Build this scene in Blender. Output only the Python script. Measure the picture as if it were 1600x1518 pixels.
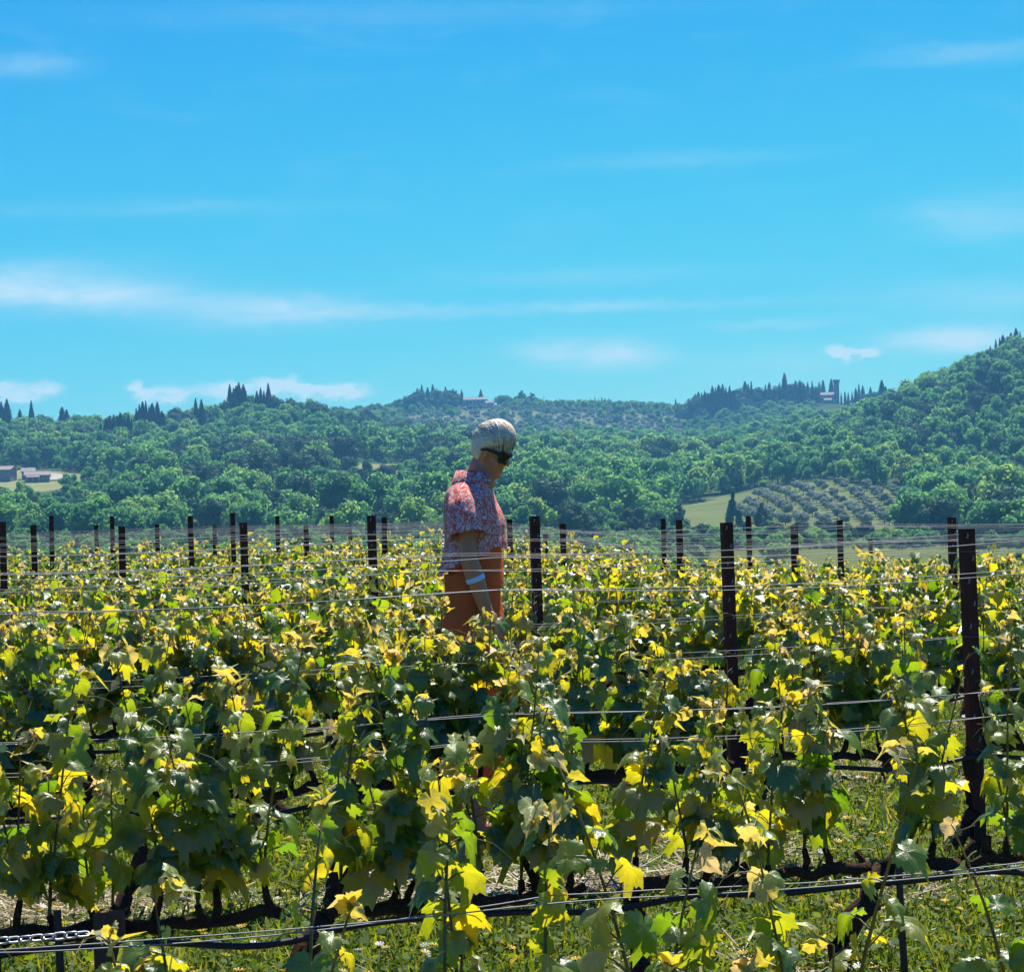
import bpy, math, random
import numpy as np
from mathutils import Vector, Matrix, Euler, noise as mnoise

random.seed(11)
rng = np.random.default_rng(11)
scene = bpy.context.scene
for o in list(bpy.data.objects):
    bpy.data.objects.remove(o)
COL = scene.collection
R = math.radians

# ------------------------------------------------------------------ camera
F = 3650.0            # focal length in photo pixels (photo 1600 x 1518)
EYE = 1.37
HZ = 790.0            # horizon row of the photo at its middle column
ROLL = R(1.5)
PITCH = math.atan((HZ - 759.0) / F)
fw = Vector((0, math.cos(PITCH), math.sin(PITCH)))
up0 = Vector((0, -math.sin(PITCH), math.cos(PITCH)))
rt0 = Vector((1, 0, 0))
rt = rt0 * math.cos(ROLL) - up0 * math.sin(ROLL)
up = rt0 * math.sin(ROLL) + up0 * math.cos(ROLL)
cam_d = bpy.data.cameras.new('camera')
cam = bpy.data.objects.new('camera', cam_d)
COL.objects.link(cam)
cam_d.sensor_fit = 'HORIZONTAL'
cam_d.sensor_width = 36.0
cam_d.lens = F / 1600.0 * 36.0
cam_d.clip_start = 0.05
cam_d.clip_end = 12000
cam.matrix_world = Matrix(((rt.x, up.x, -fw.x, 0), (rt.y, up.y, -fw.y, 0), (rt.z, up.z, -fw.z, EYE), (0, 0, 0, 1)))
scene.camera = cam

# ------------------------------------------------------------------ light, sky, exposure
SUN_EL, SUN_AZ = R(61), R(20)       # azimuth measured from the view direction to the right
sun_d = bpy.data.lights.new('sun', 'SUN')
sun_d.energy = 5.0
sun_d.angle = R(0.53)
sun_d.color = (1.0, 0.95, 0.86)
sun = bpy.data.objects.new('sun', sun_d)
COL.objects.link(sun)
sdir = Vector((math.sin(SUN_AZ) * math.cos(SUN_EL), math.cos(SUN_AZ) * math.cos(SUN_EL), math.sin(SUN_EL)))
sun.rotation_euler = sdir.to_track_quat('Z', 'Y').to_euler()

SKY_STRENGTH = 0.1
world = bpy.data.worlds.new('World')
scene.world = world
world.use_nodes = True
wt = world.node_tree
wt.nodes.clear()


def wn(t, **kw):
    n = wt.nodes.new(t)
    for k, v in kw.items():
        setattr(n, k, v)
    return n


def wmath(op, a, b=None, c=None, clamp=False):
    n = wn('ShaderNodeMath', operation=op, use_clamp=clamp)
    for i, v in enumerate((a, b, c)):
        if v is None:
            continue
        if isinstance(v, (int, float)):
            n.inputs[i].default_value = v
        else:
            wt.links.new(v, n.inputs[i])
    return n.outputs[0]


w_out = wn('ShaderNodeOutputWorld')
w_bg = wn('ShaderNodeBackground')
w_bg.inputs['Strength'].default_value = SKY_STRENGTH
wt.links.new(w_bg.outputs[0], w_out.inputs[0])
w_sky = wn('ShaderNodeTexSky', sky_type='NISHITA', sun_disc=False, sun_elevation=SUN_EL, sun_rotation=SUN_AZ,
           altitude=200.0, air_density=1.0, dust_density=0.4, ozone_density=2.0)
# the whole sky graded to the deep cyan blue of the photograph, one curve per channel
w_sep = wn('ShaderNodeSeparateColor')
wt.links.new(w_sky.outputs[0], w_sep.inputs[0])
sk_r = wmath('MULTIPLY', wmath('POWER', wmath('MULTIPLY', w_sep.outputs[0], 0.1), 3.8), 6.4)
sk_g = wmath('MULTIPLY', wmath('POWER', wmath('MULTIPLY', w_sep.outputs[1], 0.1), 1.6), 6.9)
sk_b = wmath('MULTIPLY', wmath('POWER', wmath('MULTIPLY', w_sep.outputs[2], 0.1), 0.3), 5.0)
w_cmb = wn('ShaderNodeCombineColor')
for i, s in enumerate((sk_r, sk_g, sk_b)):
    wt.links.new(s, w_cmb.inputs[i])
# clouds: soft banks and wisps in the direction of view (azimuth, elevation)
w_tc = wn('ShaderNodeTexCoord')
w_xyz = wn('ShaderNodeSeparateXYZ')
wt.links.new(w_tc.outputs['Generated'], w_xyz.inputs[0])
az = wmath('ARCTAN2', w_xyz.outputs[0], w_xyz.outputs[1])
el = wmath('ARCSINE', w_xyz.outputs[2])
w_comb = wn('ShaderNodeCombineXYZ')
wt.links.new(wmath('MULTIPLY', az, 14.0), w_comb.inputs[0])
wt.links.new(wmath('MULTIPLY', el, 52.0), w_comb.inputs[1])
w_n1 = wn('ShaderNodeTexNoise')
w_n1.inputs['Scale'].default_value = 1.3
w_n1.inputs['Detail'].default_value = 9.0
w_n1.inputs['Roughness'].default_value = 0.62
w_n1.inputs['Distortion'].default_value = 0.6
wt.links.new(w_comb.outputs[0], w_n1.inputs[0])
w_comb2 = wn('ShaderNodeCombineXYZ')
wt.links.new(wmath('MULTIPLY', az, 95.0), w_comb2.inputs[0])
wt.links.new(wmath('MULTIPLY', el, 190.0), w_comb2.inputs[1])
w_n2 = wn('ShaderNodeTexNoise')
w_n2.inputs['Scale'].default_value = 1.0
w_n2.inputs['Detail'].default_value = 7.0
w_n2.inputs['Roughness'].default_value = 0.6
wt.links.new(w_comb2.outputs[0], w_n2.inputs[0])
warp = wmath('SUBTRACT', w_n2.outputs['Fac'], 0.5)
warp1 = wmath('SUBTRACT', w_n1.outputs['Fac'], 0.5)
CLOUDS = [(60, 456, 170, 34, .74, 0), (200, 470, 120, 20, .3, 0), (420, 488, 140, 26, .58, 0), (690, 486, 290, 11, .26, 0), (1000, 478, 300, 9, .16, 0),
          (925, 551, 100, 22, .64, 0), (985, 562, 80, 18, .3, 0), (1480, 538, 100, 18, .6, 0), (1540, 530, 80, 20, .35, 0), (1312, 549, 20, 9, .8, 1), (1338, 556, 30, 7, .95, 1), (1364, 554, 18, 8, .8, 1),
          (1230, 572, 105, 26, .26, 0),
          (30, 616, 55, 16, .7, 1), (258, 618, 50, 15, .75, 1), (345, 613, 44, 13, .8, 1), (440, 608, 48, 13, .9, 1),
          (525, 612, 58, 13, .95, 1), (1560, 345, 95, 32, .28, 0), (1540, 470, 160, 24, .26, 0), (1080, 250, 170, 12, .14, 0),
          (1560, 96, 130, 16, .14, 0), (60, 115, 75, 18, .2, 0), (240, 330, 330, 14, .1, 0), (930, 432, 220, 14, .14, 0),
          (1220, 508, 120, 9, .2, 0), (620, 20, 400, 20, .08, 0)]
_puff = random.Random(3)
_more = []
for c_ in CLOUDS:
    if c_[5] and c_[1] > 600:
        for q_ in range(3):
            _more.append((c_[0] + _puff.uniform(-.9, .9) * c_[2], c_[1] - _puff.uniform(-.2, .8) * c_[3], c_[2] * _puff.uniform(.22, .42), c_[3] * _puff.uniform(.4, .75), _puff.uniform(.35, .8), 1))
CLOUDS = CLOUDS + _more
acc = None
for (cx, cy, rx, ry, st, puffy) in CLOUDS:
    H_here = HZ - (cx - 800) * math.tan(ROLL)
    a0, e0 = math.atan((cx - 800) / F), math.atan((H_here - cy) / F)
    wa, we = (0.016, 0.0095) if puffy else (0.022, 0.007)
    wp = warp if puffy else warp1
    dx = wmath('DIVIDE', wmath('MULTIPLY_ADD', wp, wa, wmath('SUBTRACT', az, a0)), rx / F)
    dy = wmath('DIVIDE', wmath('MULTIPLY_ADD', warp, we, wmath('SUBTRACT', el, e0)), ry / F)
    d2 = wmath('MULTIPLY_ADD', dx, dx, wmath('MULTIPLY', dy, dy))
    g = wmath('POWER', 2.718, wmath('MULTIPLY', wmath('POWER', d2, 2.0 if puffy else 1.1), -1.0))
    g = wmath('MULTIPLY', g, wmath('MULTIPLY_ADD', wp, 2.8, 1.0, clamp=False))
    g = wmath('MULTIPLY', g, st, clamp=True)
    acc = g if acc is None else wmath('ADD', acc, g, clamp=True)
# faint cirrus everywhere
ci = wmath('MULTIPLY', wmath('SUBTRACT', w_n1.outputs['Fac'], 0.52, clamp=True), 0.25, clamp=True)
acc = wmath('ADD', acc, ci, clamp=True)
acc = wmath('MINIMUM', acc, 0.95)
w_mix = wn('ShaderNodeMix', data_type='RGBA')
wt.links.new(acc, w_mix.inputs['Factor'])
wt.links.new(w_cmb.outputs[0], w_mix.inputs['A'])
w_mix.inputs['B'].default_value = (4.3, 5.35, 5.35, 1)
wt.links.new(w_mix.outputs['Result'], w_bg.inputs['Color'])

vs = scene.view_settings
vs.view_transform = 'Standard'
vs.look = 'None'
vs.exposure = 0.93
vs.gamma = 1.0
vs.use_curve_mapping = False
cy = scene.cycles
cy.use_denoising = True
cy.max_bounces = 8
cy.diffuse_bounces = 1
cy.glossy_bounces = 2
cy.transmission_bounces = 1
cy.transparent_max_bounces = 8
cy.volume_bounces = 0
cy.use_adaptive_sampling = True
cy.adaptive_threshold = 0.03
cy.caustics_reflective = False
cy.caustics_refractive = False
cy.sample_clamp_indirect = 4.0
scene.render.film_transparent = False


# ------------------------------------------------------------------ helpers
def P(px, py, d):
    """world point on the ray of photo pixel (px, py) at distance d along Y"""
    v = fw + rt * ((px - 800) / F) + up * ((759 - py) / F)
    v = v * (d / v.y)
    return Vector((v.x, v.y, v.z + EYE))


def to_px(p):
    q = Vector(p) - Vector((0, 0, EYE))
    z = q.dot(fw)
    return 800 + F * q.dot(rt) / z, 759 - F * q.dot(up) / z


def nodes_mat(name):
    m = bpy.data.materials.new(name)
    m.use_nodes = True
    nt = m.node_tree
    nt.nodes.clear()
    out = nt.nodes.new('ShaderNodeOutputMaterial')
    return m, nt, out


class NT:
    """small helper to write shader node graphs"""
    def __init__(self, name):
        self.m, self.nt, self.out = nodes_mat(name)

    def n(self, t, ins=None, **kw):
        n = self.nt.nodes.new(t)
        for k, v in kw.items():
            setattr(n, k, v)
        for k, v in (ins or {}).items():
            s = n.inputs[k]
            if hasattr(v, 'is_output'):
                self.nt.links.new(v, s)
            else:
                s.default_value = v
        return n

    def math(self, op, a, b=0.0, c=0.0, clamp=False):
        return self.n('ShaderNodeMath', {0: a, 1: b, 2: c}, operation=op, use_clamp=clamp).outputs[0]

    def noise(self, vec, scale, detail=4.0, rough=0.55, dist=0.0):
        ins = {'Scale': scale, 'Detail': detail, 'Roughness': rough, 'Distortion': dist}
        if vec is not None:
            ins['Vector'] = vec
        return self.n('ShaderNodeTexNoise', ins).outputs['Fac']

    def ramp(self, fac, stops, interp='LINEAR'):
        n = self.n('ShaderNodeValToRGB', {'Fac': fac})
        cr = n.color_ramp
        cr.interpolation = interp
        while len(cr.elements) < len(stops):
            cr.elements.new(0.5)
        for e, (p, c) in zip(cr.elements, stops):
            e.position = p
            e.color = tuple(c) + (1,) if len(c) == 3 else c
        return n.outputs[0]

    def mix(self, f, a, b, blend='MIX'):
        n = self.n('ShaderNodeMix', {'Factor': f, 'A': a, 'B': b}, data_type='RGBA', blend_type=blend)
        # colour sockets are the third A/B pair
        return n.outputs['Result']

    def bump(self, h, strength=0.3, dist=0.01):
        return self.n('ShaderNodeBump', {'Height': h, 'Strength': strength, 'Distance': dist}).outputs[0]

    def surface(self, s):
        self.nt.links.new(s, self.out.inputs['Surface'])
        return self.m


def colmix(nt, f, a, b, blend='MIX'):
    n = nt.nt.nodes.new('ShaderNodeMix')
    n.data_type = 'RGBA'
    n.blend_type = blend
    for ident, v in (('Factor_Float', f), ('A_Color', a), ('B_Color', b)):
        s = next(i for i in n.inputs if i.identifier == ident)
        if hasattr(v, 'is_output'):
            nt.nt.links.new(v, s)
        else:
            s.default_value = v if isinstance(v, (int, float)) else (tuple(v) + (1,) if len(v) == 3 else v)
    return next(o for o in n.outputs if o.identifier == 'Result_Color')


# fix the world mix node sockets the same way (Mix node has several A/B sockets)
def _fix_world_mix():
    n = w_mix
    for l in list(wt.links):
        if l.to_node == n or l.from_node == n:
            wt.links.remove(l)
    s = {i.identifier: i for i in n.inputs}
    wt.links.new(acc, s['Factor_Float'])
    wt.links.new(w_cmb.outputs[0], s['A_Color'])
    s['B_Color'].default_value = (4.3, 5.35, 5.35, 1)
    wt.links.new(next(o for o in n.outputs if o.identifier == 'Result_Color'), w_bg.inputs['Color'])


_fix_world_mix()


class MB:
    """collects geometry; build() links it as one mesh object"""
    def __init__(self):
        self.v, self.f, self.mi, self.rnd = [], [], [], []

    def add(self, vs, fs, mi=0, rnd=0.0):
        b = len(self.v)
        self.v.extend([tuple(p) for p in vs])
        self.f.extend([tuple(i + b for i in f) for f in fs])
        self.mi.extend([mi] * len(fs))
        self.rnd.extend([rnd] * len(vs))

    def tube(self, pts, rad, n=6, mi=0, caps=True, rnd=0.0, jitter=0.0):
        pts = [Vector(p) for p in pts]
        if not hasattr(rad, '__len__'):
            rad = [rad] * len(pts)
        vs, fs = [], []
        ref = Vector((0.31, 0.17, 0.93))
        for i, p in enumerate(pts):
            t = (pts[min(i + 1, len(pts) - 1)] - pts[max(i - 1, 0)])
            if t.length < 1e-9:
                t = Vector((0, 0, 1))
            t.normalize()
            a = t.cross(ref)
            if a.length < 0.1:
                a = t.cross(Vector((1, 0, 0)))
            a.normalize()
            b = t.cross(a)
            for k in range(n):
                w = 2 * math.pi * k / n
                rr = rad[i] * (1 + (random.uniform(-jitter, jitter) if jitter else 0))
                vs.append(p + a * (math.cos(w) * rr) + b * (math.sin(w) * rr))
        for i in range(len(pts) - 1):
            for k in range(n):
                k2 = (k + 1) % n
                fs.append((i * n + k, i * n + k2, (i + 1) * n + k2, (i + 1) * n + k))
        if caps:
            fs.append(tuple(range(n - 1, -1, -1)))
            fs.append(tuple((len(pts) - 1) * n + k for k in range(n)))
        self.add(vs, fs, mi, rnd)

    def box(self, c, s, rot=None, mi=0):
        c = Vector(c)
        vs = []
        for dx in (-.5, .5):
            for dy in (-.5, .5):
                for dz in (-.5, .5):
                    p = Vector((dx * s[0], dy * s[1], dz * s[2]))
                    if rot is not None:
                        p = rot @ p
                    vs.append(c + p)
        self.add(vs, [(0, 1, 3, 2), (4, 6, 7, 5), (0, 4, 5, 1), (2, 3, 7, 6), (0, 2, 6, 4), (1, 5, 7, 3)], mi)

    def ellipsoid(self, c, r, rot=None, nu=16, nv=10, mi=0):
        c = Vector(c)
        vs, fs = [], []
        vs.append(Vector((0, 0, 1)))
        for i in range(1, nv):
            th = math.pi * i / nv
            for k in range(nu):
                ph = 2 * math.pi * k / nu
                vs.append(Vector((math.sin(th) * math.cos(ph), math.sin(th) * math.sin(ph), math.cos(th))))
        vs.append(Vector((0, 0, -1)))
        out = []
        for p in vs:
            q = Vector((p.x * r[0], p.y * r[1], p.z * r[2]))
            if rot is not None:
                q = rot @ q
            out.append(c + q)
        for k in range(nu):
            k2 = (k + 1) % nu
            fs.append((0, 1 + k, 1 + k2))
            for i in range(nv - 2):
                fs.append((1 + i * nu + k, 1 + (i + 1) * nu + k, 1 + (i + 1) * nu + k2, 1 + i * nu + k2))
            fs.append((1 + (nv - 2) * nu + k, len(vs) - 1, 1 + (nv - 2) * nu + k2))
        self.add(out, fs, mi)

    def mesh(self, name, mats, smooth=True, rnd_attr=False):
        me = bpy.data.meshes.new(name)
        me.from_pydata(self.v, [], self.f)
        for m in (mats if isinstance(mats, (list, tuple)) else [mats]):
            me.materials.append(m)
        if any(self.mi):
            me.polygons.foreach_set('material_index', self.mi)
        if smooth:
            me.polygons.foreach_set('use_smooth', [True] * len(me.polygons))
        if rnd_attr:
            a = me.attributes.new('rnd', 'FLOAT', 'POINT')
            a.data.foreach_set('value', self.rnd)
        me.update()
        return me

    def build(self, name, mats, parent=None, smooth=True, rnd_attr=False):
        return link(name, self.mesh(name, mats, smooth, rnd_attr), parent)


def link(name, me, parent=None):
    o = bpy.data.objects.new(name, me)
    COL.objects.link(o)
    if parent is not None:
        o.parent = parent
    return o


def empty(name, loc=(0, 0, 0), rz=0.0):
    o = bpy.data.objects.new(name, None)
    o.empty_display_size = 0.1
    COL.objects.link(o)
    o.location = loc
    o.rotation_euler = (0, 0, rz)
    return o


def tag(o, label=None, cat=None, group=None, kind=None):
    for k, v in (('label', label), ('category', cat), ('group', group), ('kind', kind)):
        if v is not None:
            o[k] = v
    return o


def instancer(name, pts, rots, scales, idx, sources, kind='stuff', label=None, cat=None):
    """one object scattering the source meshes on points (only for what nobody could count)"""
    me = bpy.data.meshes.new(name)
    me.from_pydata([tuple(p) for p in pts], [], [])
    a = me.attributes.new('rot', 'FLOAT_VECTOR', 'POINT')
    a.data.foreach_set('vector', np.asarray(rots, dtype=np.float32).ravel())
    a = me.attributes.new('scl', 'FLOAT_VECTOR', 'POINT')
    a.data.foreach_set('vector', np.asarray(scales, dtype=np.float32).ravel())
    a = me.attributes.new('idx', 'INT', 'POINT')
    a.data.foreach_set('value', np.asarray(idx, dtype=np.int32))
    o = link(name, me)
    c = bpy.data.collections.new(name + '_sources')
    for i, sm in enumerate(sources):
        so = bpy.data.objects.new('%s_source_%02d' % (name, i), sm)
        c.objects.link(so)
    ng = bpy.data.node_groups.new(name + '_scatter', 'GeometryNodeTree')
    ng.interface.new_socket('Geometry', in_out='INPUT', socket_type='NodeSocketGeometry')
    ng.interface.new_socket('Geometry', in_out='OUTPUT', socket_type='NodeSocketGeometry')
    N = ng.nodes.new
    gi, go = N('NodeGroupInput'), N('NodeGroupOutput')
    ci_ = N('GeometryNodeCollectionInfo')
    ci_.inputs['Collection'].default_value = c
    ci_.inputs['Separate Children'].default_value = True
    ci_.inputs['Reset Children'].default_value = True
    iop = N('GeometryNodeInstanceOnPoints')
    iop.inputs['Pick Instance'].default_value = True
    ng.links.new(gi.outputs[0], iop.inputs['Points'])
    ng.links.new(ci_.outputs[0], iop.inputs['Instance'])
    for nm, dt, sock in (('rot', 'FLOAT_VECTOR', 'Rotation'), ('scl', 'FLOAT_VECTOR', 'Scale'), ('idx', 'INT', 'Instance Index')):
        na = N('GeometryNodeInputNamedAttribute')
        na.data_type = dt
        na.inputs['Name'].default_value = nm
        so_ = next(s for s in na.outputs if s.enabled and s.name == 'Attribute')
        ng.links.new(so_, iop.inputs[sock])
    ng.links.new(iop.outputs[0], go.inputs[0])
    md = o.modifiers.new('scatter', 'NODES')
    md.node_group = ng
    tag(o, label, cat, None, kind)
    return o


# ------------------------------------------------------------------ materials
def m_principled(name, col, rough=0.6, metal=0.0, spec=0.5, vary=0.25, scale=8.0, bump=0.0, bdist=0.01, coord='Object'):
    t = NT(name)
    tc = t.n('ShaderNodeTexCoord').outputs[coord]
    nz = t.noise(tc, scale, 6.0, 0.6)
    f = t.math('MULTIPLY_ADD', nz, 2 * vary, 1.0 - vary)
    c = colmix(t, 1.0, tuple(col), t.n('ShaderNodeCombineXYZ', {0: f, 1: f, 2: f}).outputs[0], 'MULTIPLY')
    ins = {'Base Color': c, 'Roughness': rough, 'Metallic': metal, 'Specular IOR Level': spec}
    if bump:
        ins['Normal'] = t.bump(t.noise(tc, scale * 3, 5.0, 0.65), bump, bdist)
    return t.surface(t.n('ShaderNodeBsdfPrincipled', ins).outputs[0])


def m_leaf(name, stops, tstops, trans=0.5, rough=0.42, veins=True, use_attr=False, spec=0.5, scale=1.0):
    """thin leaf: glossy upper side, light shining through"""
    t = NT(name)
    if use_attr:
        rnd = t.n('ShaderNodeAttribute', attribute_name='rnd').outputs['Fac']
    else:
        rnd = t.n('ShaderNodeObjectInfo').outputs['Random']
    tc = t.n('ShaderNodeTexCoord').outputs['Object']
    base = t.ramp(rnd, stops)
    tr = t.ramp(rnd, tstops)
    ins = {'Roughness': rough, 'Specular IOR Level': spec}
    if veins:
        sp = t.n('ShaderNodeSeparateXYZ', {0: tc})
        x, y = sp.outputs[0], sp.outputs[1]
        ang = t.math('ARCTAN2', x, y)
        r = t.math('SQRT', t.math('ADD', t.math('MULTIPLY', x, x), t.math('MULTIPLY', y, y)))
        fr = t.math('ABSOLUTE', t.math('SUBTRACT', t.math('FRACT', t.math('ADD', t.math('DIVIDE', ang, 0.86), 0.5)), 0.5))
        dist = t.math('MULTIPLY', t.math('MULTIPLY', fr, 0.86), r)
        v1 = t.math('SUBTRACT', 1.0, t.math('DIVIDE', dist, 0.022), clamp=True)
        # side veins leave the main ones at a slant
        sv = t.math('ABSOLUTE', t.math('SUBTRACT', t.math('FRACT', t.math('ADD', t.math('MULTIPLY', r, 6.5), t.math('MULTIPLY', fr, -9.0))), 0.5))
        v2 = t.math('MULTIPLY', t.math('SUBTRACT', 1.0, t.math('DIVIDE', sv, 0.09), clamp=True), 0.45)
        vein = t.math('MAXIMUM', v1, v2)
        nz = t.noise(tc, 3.0, 3.0, 0.55)
        base = colmix(t, t.math('MULTIPLY', vein, 0.5), base, (0.16, 0.22, 0.07))
        tr = colmix(t, t.math('MULTIPLY', vein, 0.45), tr, (0.42, 0.40, 0.06))
        base = colmix(t, t.math('MULTIPLY', nz, 0.35), base, (0.05, 0.10, 0.02))
        ins['Normal'] = t.bump(t.math('ADD', t.math('MULTIPLY', v1, -0.4), nz), 0.12, 0.05)
    ins['Base Color'] = base
    p = t.n('ShaderNodeBsdfPrincipled', ins)
    tl = t.n('ShaderNodeBsdfTranslucent', {'Color': tr})
    if veins:
        t.nt.links.new(ins['Normal'], tl.inputs['Normal'])
    mx = t.n('ShaderNodeMixShader', {0: trans, 1: p.outputs[0], 2: tl.outputs[0]})
    return t.surface(mx.outputs[0])


G_ST = [(0.0, (0.045, 0.120, 0.010)), (0.5, (0.085, 0.185, 0.012)), (1.0, (0.155, 0.250, 0.018))]
G_TR = [(0.0, (0.16, 0.34, 0.006)), (0.3, (0.34, 0.46, 0.008)), (0.65, (0.70, 0.62, 0.012)), (1.0, (0.92, 0.66, 0.015))]
Y_ST = [(0.0, (0.18, 0.27, 0.045)), (0.5, (0.34, 0.42, 0.11)), (1.0, (0.54, 0.54, 0.28))]
Y_TR = [(0.0, (0.85, 0.64, 0.02)), (0.6, (0.9, 0.66, 0.10)), (1.0, (0.9, 0.58, 0.22))]
M = {}
M['leaf'] = m_leaf('vine_leaf', G_ST, G_TR, 0.53, 0.41, spec=1.0)
M['leaf_young'] = m_leaf('vine_leaf_young', Y_ST, Y_TR, 0.5, 0.45)
M['leaf_far'] = m_leaf('vine_leaf_far', G_ST, G_TR, 0.53, 0.40, False, True, spec=1.0)
M['leaf_young_far'] = m_leaf('vine_leaf_young_far', Y_ST, Y_TR, 0.5, 0.45, False, True)
M['cane'] = m_leaf('green_cane', [(0, (0.10, 0.12, 0.03)), (1, (0.16, 0.13, 0.05))], [(0, (0.4, 0.38, 0.05)), (1, (0.5, 0.4, 0.06))], 0.3, 0.45, False)
M['bark'] = m_principled('vine_bark', (0.080, 0.042, 0.024), 0.9, 0, 0.1, 0.5, 30, 1.0, 0.02)
M['pipe'] = m_principled('black_pipe', (0.030, 0.018, 0.012), 0.45, 0, 0.35, 0.2, 6)
M['wire'] = m_principled('steel_wire', (0.20, 0.20, 0.205), 0.6, 0.0, 0.5, 0.15, 3)
M['chain'] = m_principled('steel_chain', (0.42, 0.42, 0.42), 0.42, 0.8, 0.5, 0.3, 40)
M['post'] = m_principled('rusty_steel_post', (0.085, 0.026, 0.015), 0.8, 0.0, 0.15, 0.45, 14, 0.3, 0.004)
M['wood'] = m_principled('weathered_wood', (0.11, 0.060, 0.034), 0.9, 0, 0.1, 0.35, 18, 0.5, 0.006)
M['stone'] = m_principled('rubble_stone', (0.21, 0.195, 0.175), 0.9, 0, 0.3, 0.25, 0.6)
M['plaster'] = m_principled('pale_plaster', (0.42, 0.38, 0.32), 0.9, 0, 0.3, 0.15, 0.5)
M['rooftile'] = m_principled('terracotta_roof', (0.24, 0.205, 0.175), 0.85, 0, 0.3, 0.3, 1.0)
M['glass'] = m_principled('dark_pane', (0.02, 0.022, 0.025), 0.1, 0, 0.6, 0.1, 1)
M['greydirt'] = m_principled('gravel_track', (0.33, 0.30, 0.23), 0.95, 0, 0.2, 0.2, 0.5)


def m_tree(name, stops, tstops, trans=0.3, rough=0.6):
    t = NT(name)
    rnd = t.n('ShaderNodeObjectInfo').outputs['Random']
    lr = t.n('ShaderNodeAttribute', attribute_name='rnd').outputs['Fac']
    loc = t.n('ShaderNodeObjectInfo').outputs['Location']
    pn = t.math('MULTIPLY_ADD', t.math('SUBTRACT', t.noise(loc, 0.0075, 3.0, 0.6), 0.5), 2.2, 0.5, clamp=True)
    f = t.math('ADD', t.math('ADD', t.math('MULTIPLY', rnd, 0.36), t.math('MULTIPLY', lr, 0.22)), t.math('MULTIPLY', pn, 0.42))
    base, tr = t.ramp(f, stops), t.ramp(f, tstops)
    p = t.n('ShaderNodeBsdfPrincipled', {'Base Color': base, 'Roughness': rough, 'Specular IOR Level': 0.12})
    tl = t.n('ShaderNodeBsdfTranslucent', {'Color': tr})
    return t.surface(t.n('ShaderNodeMixShader', {0: trans, 1: p.outputs[0], 2: tl.outputs[0]}).outputs[0])


M['tree'] = m_tree('oak_foliage', [(0.1, (0.028, 0.115, 0.055)), (0.35, (0.065, 0.205, 0.070)), (0.6, (0.14, 0.32, 0.075)), (0.85, (0.27, 0.42, 0.08))],
                   [(0.1, (0.08, 0.31, 0.08)), (0.5, (0.24, 0.55, 0.11)), (0.85, (0.52, 0.68, 0.12))], 0.46)
M['tree_dark'] = m_tree('evergreen_foliage', [(0, (0.028, 0.080, 0.045)), (0.5, (0.048, 0.12, 0.05)), (1, (0.08, 0.16, 0.055))],
                        [(0, (0.04, 0.08, 0.03)), (1, (0.08, 0.14, 0.04))], 0.25)
M['cypress'] = m_tree('cypress_foliage', [(0, (0.014, 0.028, 0.02)), (1, (0.028, 0.05, 0.03))], [(0, (0.02, 0.04, 0.02)), (1, (0.04, 0.07, 0.03))], 0.15)
M['olive'] = m_tree('olive_foliage', [(0, (0.15, 0.20, 0.14)), (1, (0.26, 0.31, 0.22))], [(0, (0.18, 0.24, 0.13)), (1, (0.28, 0.34, 0.18))], 0.25)
M['trunk'] = m_principled('tree_bark', (0.09, 0.075, 0.06), 0.9, 0, 0.2, 0.3, 4)

# ------------------------------------------------------------------ terrain
XS = np.array([-2600, -600, 0, 150, 230, 300, 400, 480, 560, 650, 700, 760, 850, 950, 1050, 1130, 1200, 1300, 1400, 1500, 1600, 2000, 3200, 5200], float)
TERR = {   # photo row of the bare ground, by distance (m) and column
    450: [860, 860, 858, 857, 857, 857, 857, 857, 857, 857, 857, 857, 857, 857, 856, 855, 855, 854, 854, 853, 852, 850, 850, 850],
    600: [815, 815, 818, 818, 818, 818, 818, 818, 818, 820, 822, 822, 822, 822, 822, 822, 820, 818, 818, 818, 818, 812, 800, 800],
    720: [778, 778, 780, 778, 775, 775, 772, 770, 768, 772, 778, 782, 784, 788, 796, 790, 776, 762, 764, 772, 778, 760, 740, 740],
    850: [742, 742, 750, 750, 748, 748, 745, 738, 735, 738, 745, 750, 754, 762, 768, 760, 748, 736, 728, 718, 706, 650, 600, 600],
    1000: [705, 705, 722, 722, 718, 716, 714, 712, 718, 724, 724, 726, 728, 732, 736, 730, 722, 706, 676, 642, 608, 536, 476, 476],
    1200: [698, 693, 690, 688, 680, 670, 652, 658, 686, 704, 711, 713, 717, 719, 721, 717, 705, 687, 647, 605, 563, 489, 419, 419],
    1450: [692, 688, 680, 680, 677, 676, 668, 664, 668, 680, 690, 694, 698, 700, 702, 694, 682, 666, 642, 604, 560, 494, 424, 424],
    1700: [690, 686, 676, 676, 674, 672, 666, 660, 658, 661, 659, 661, 667, 669, 673, 661, 653, 649, 647, 625, 603, 553, 493, 493],
    1900: [693, 689, 675, 675, 673, 671, 667, 659, 649, 637, 631, 631, 639, 641, 645, 641, 633, 628, 632, 625, 613, 563, 503, 503],
    2200: [723, 719, 703, 703, 703, 703, 693, 683, 671, 647, 637, 633, 637, 637, 643, 663, 673, 673, 673, 663, 643, 603, 563, 563],
    2800: [770, 770, 760, 760, 760, 760, 750, 740, 730, 720, 710, 710, 710, 710, 715, 720, 730, 730, 730, 720, 700, 680, 660, 660],
}
RR = np.array(sorted(TERR))
TY = np.array([TERR[r] for r in sorted(TERR)], float)
NEAR_R = np.array([-100, 38, 46, 70, 110, 200, 300, 450], float)
NEAR_Z = np.array([0, 0, -0.35, -1.7, -3.2, -5.2, -6.3, -7.0], float)


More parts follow.
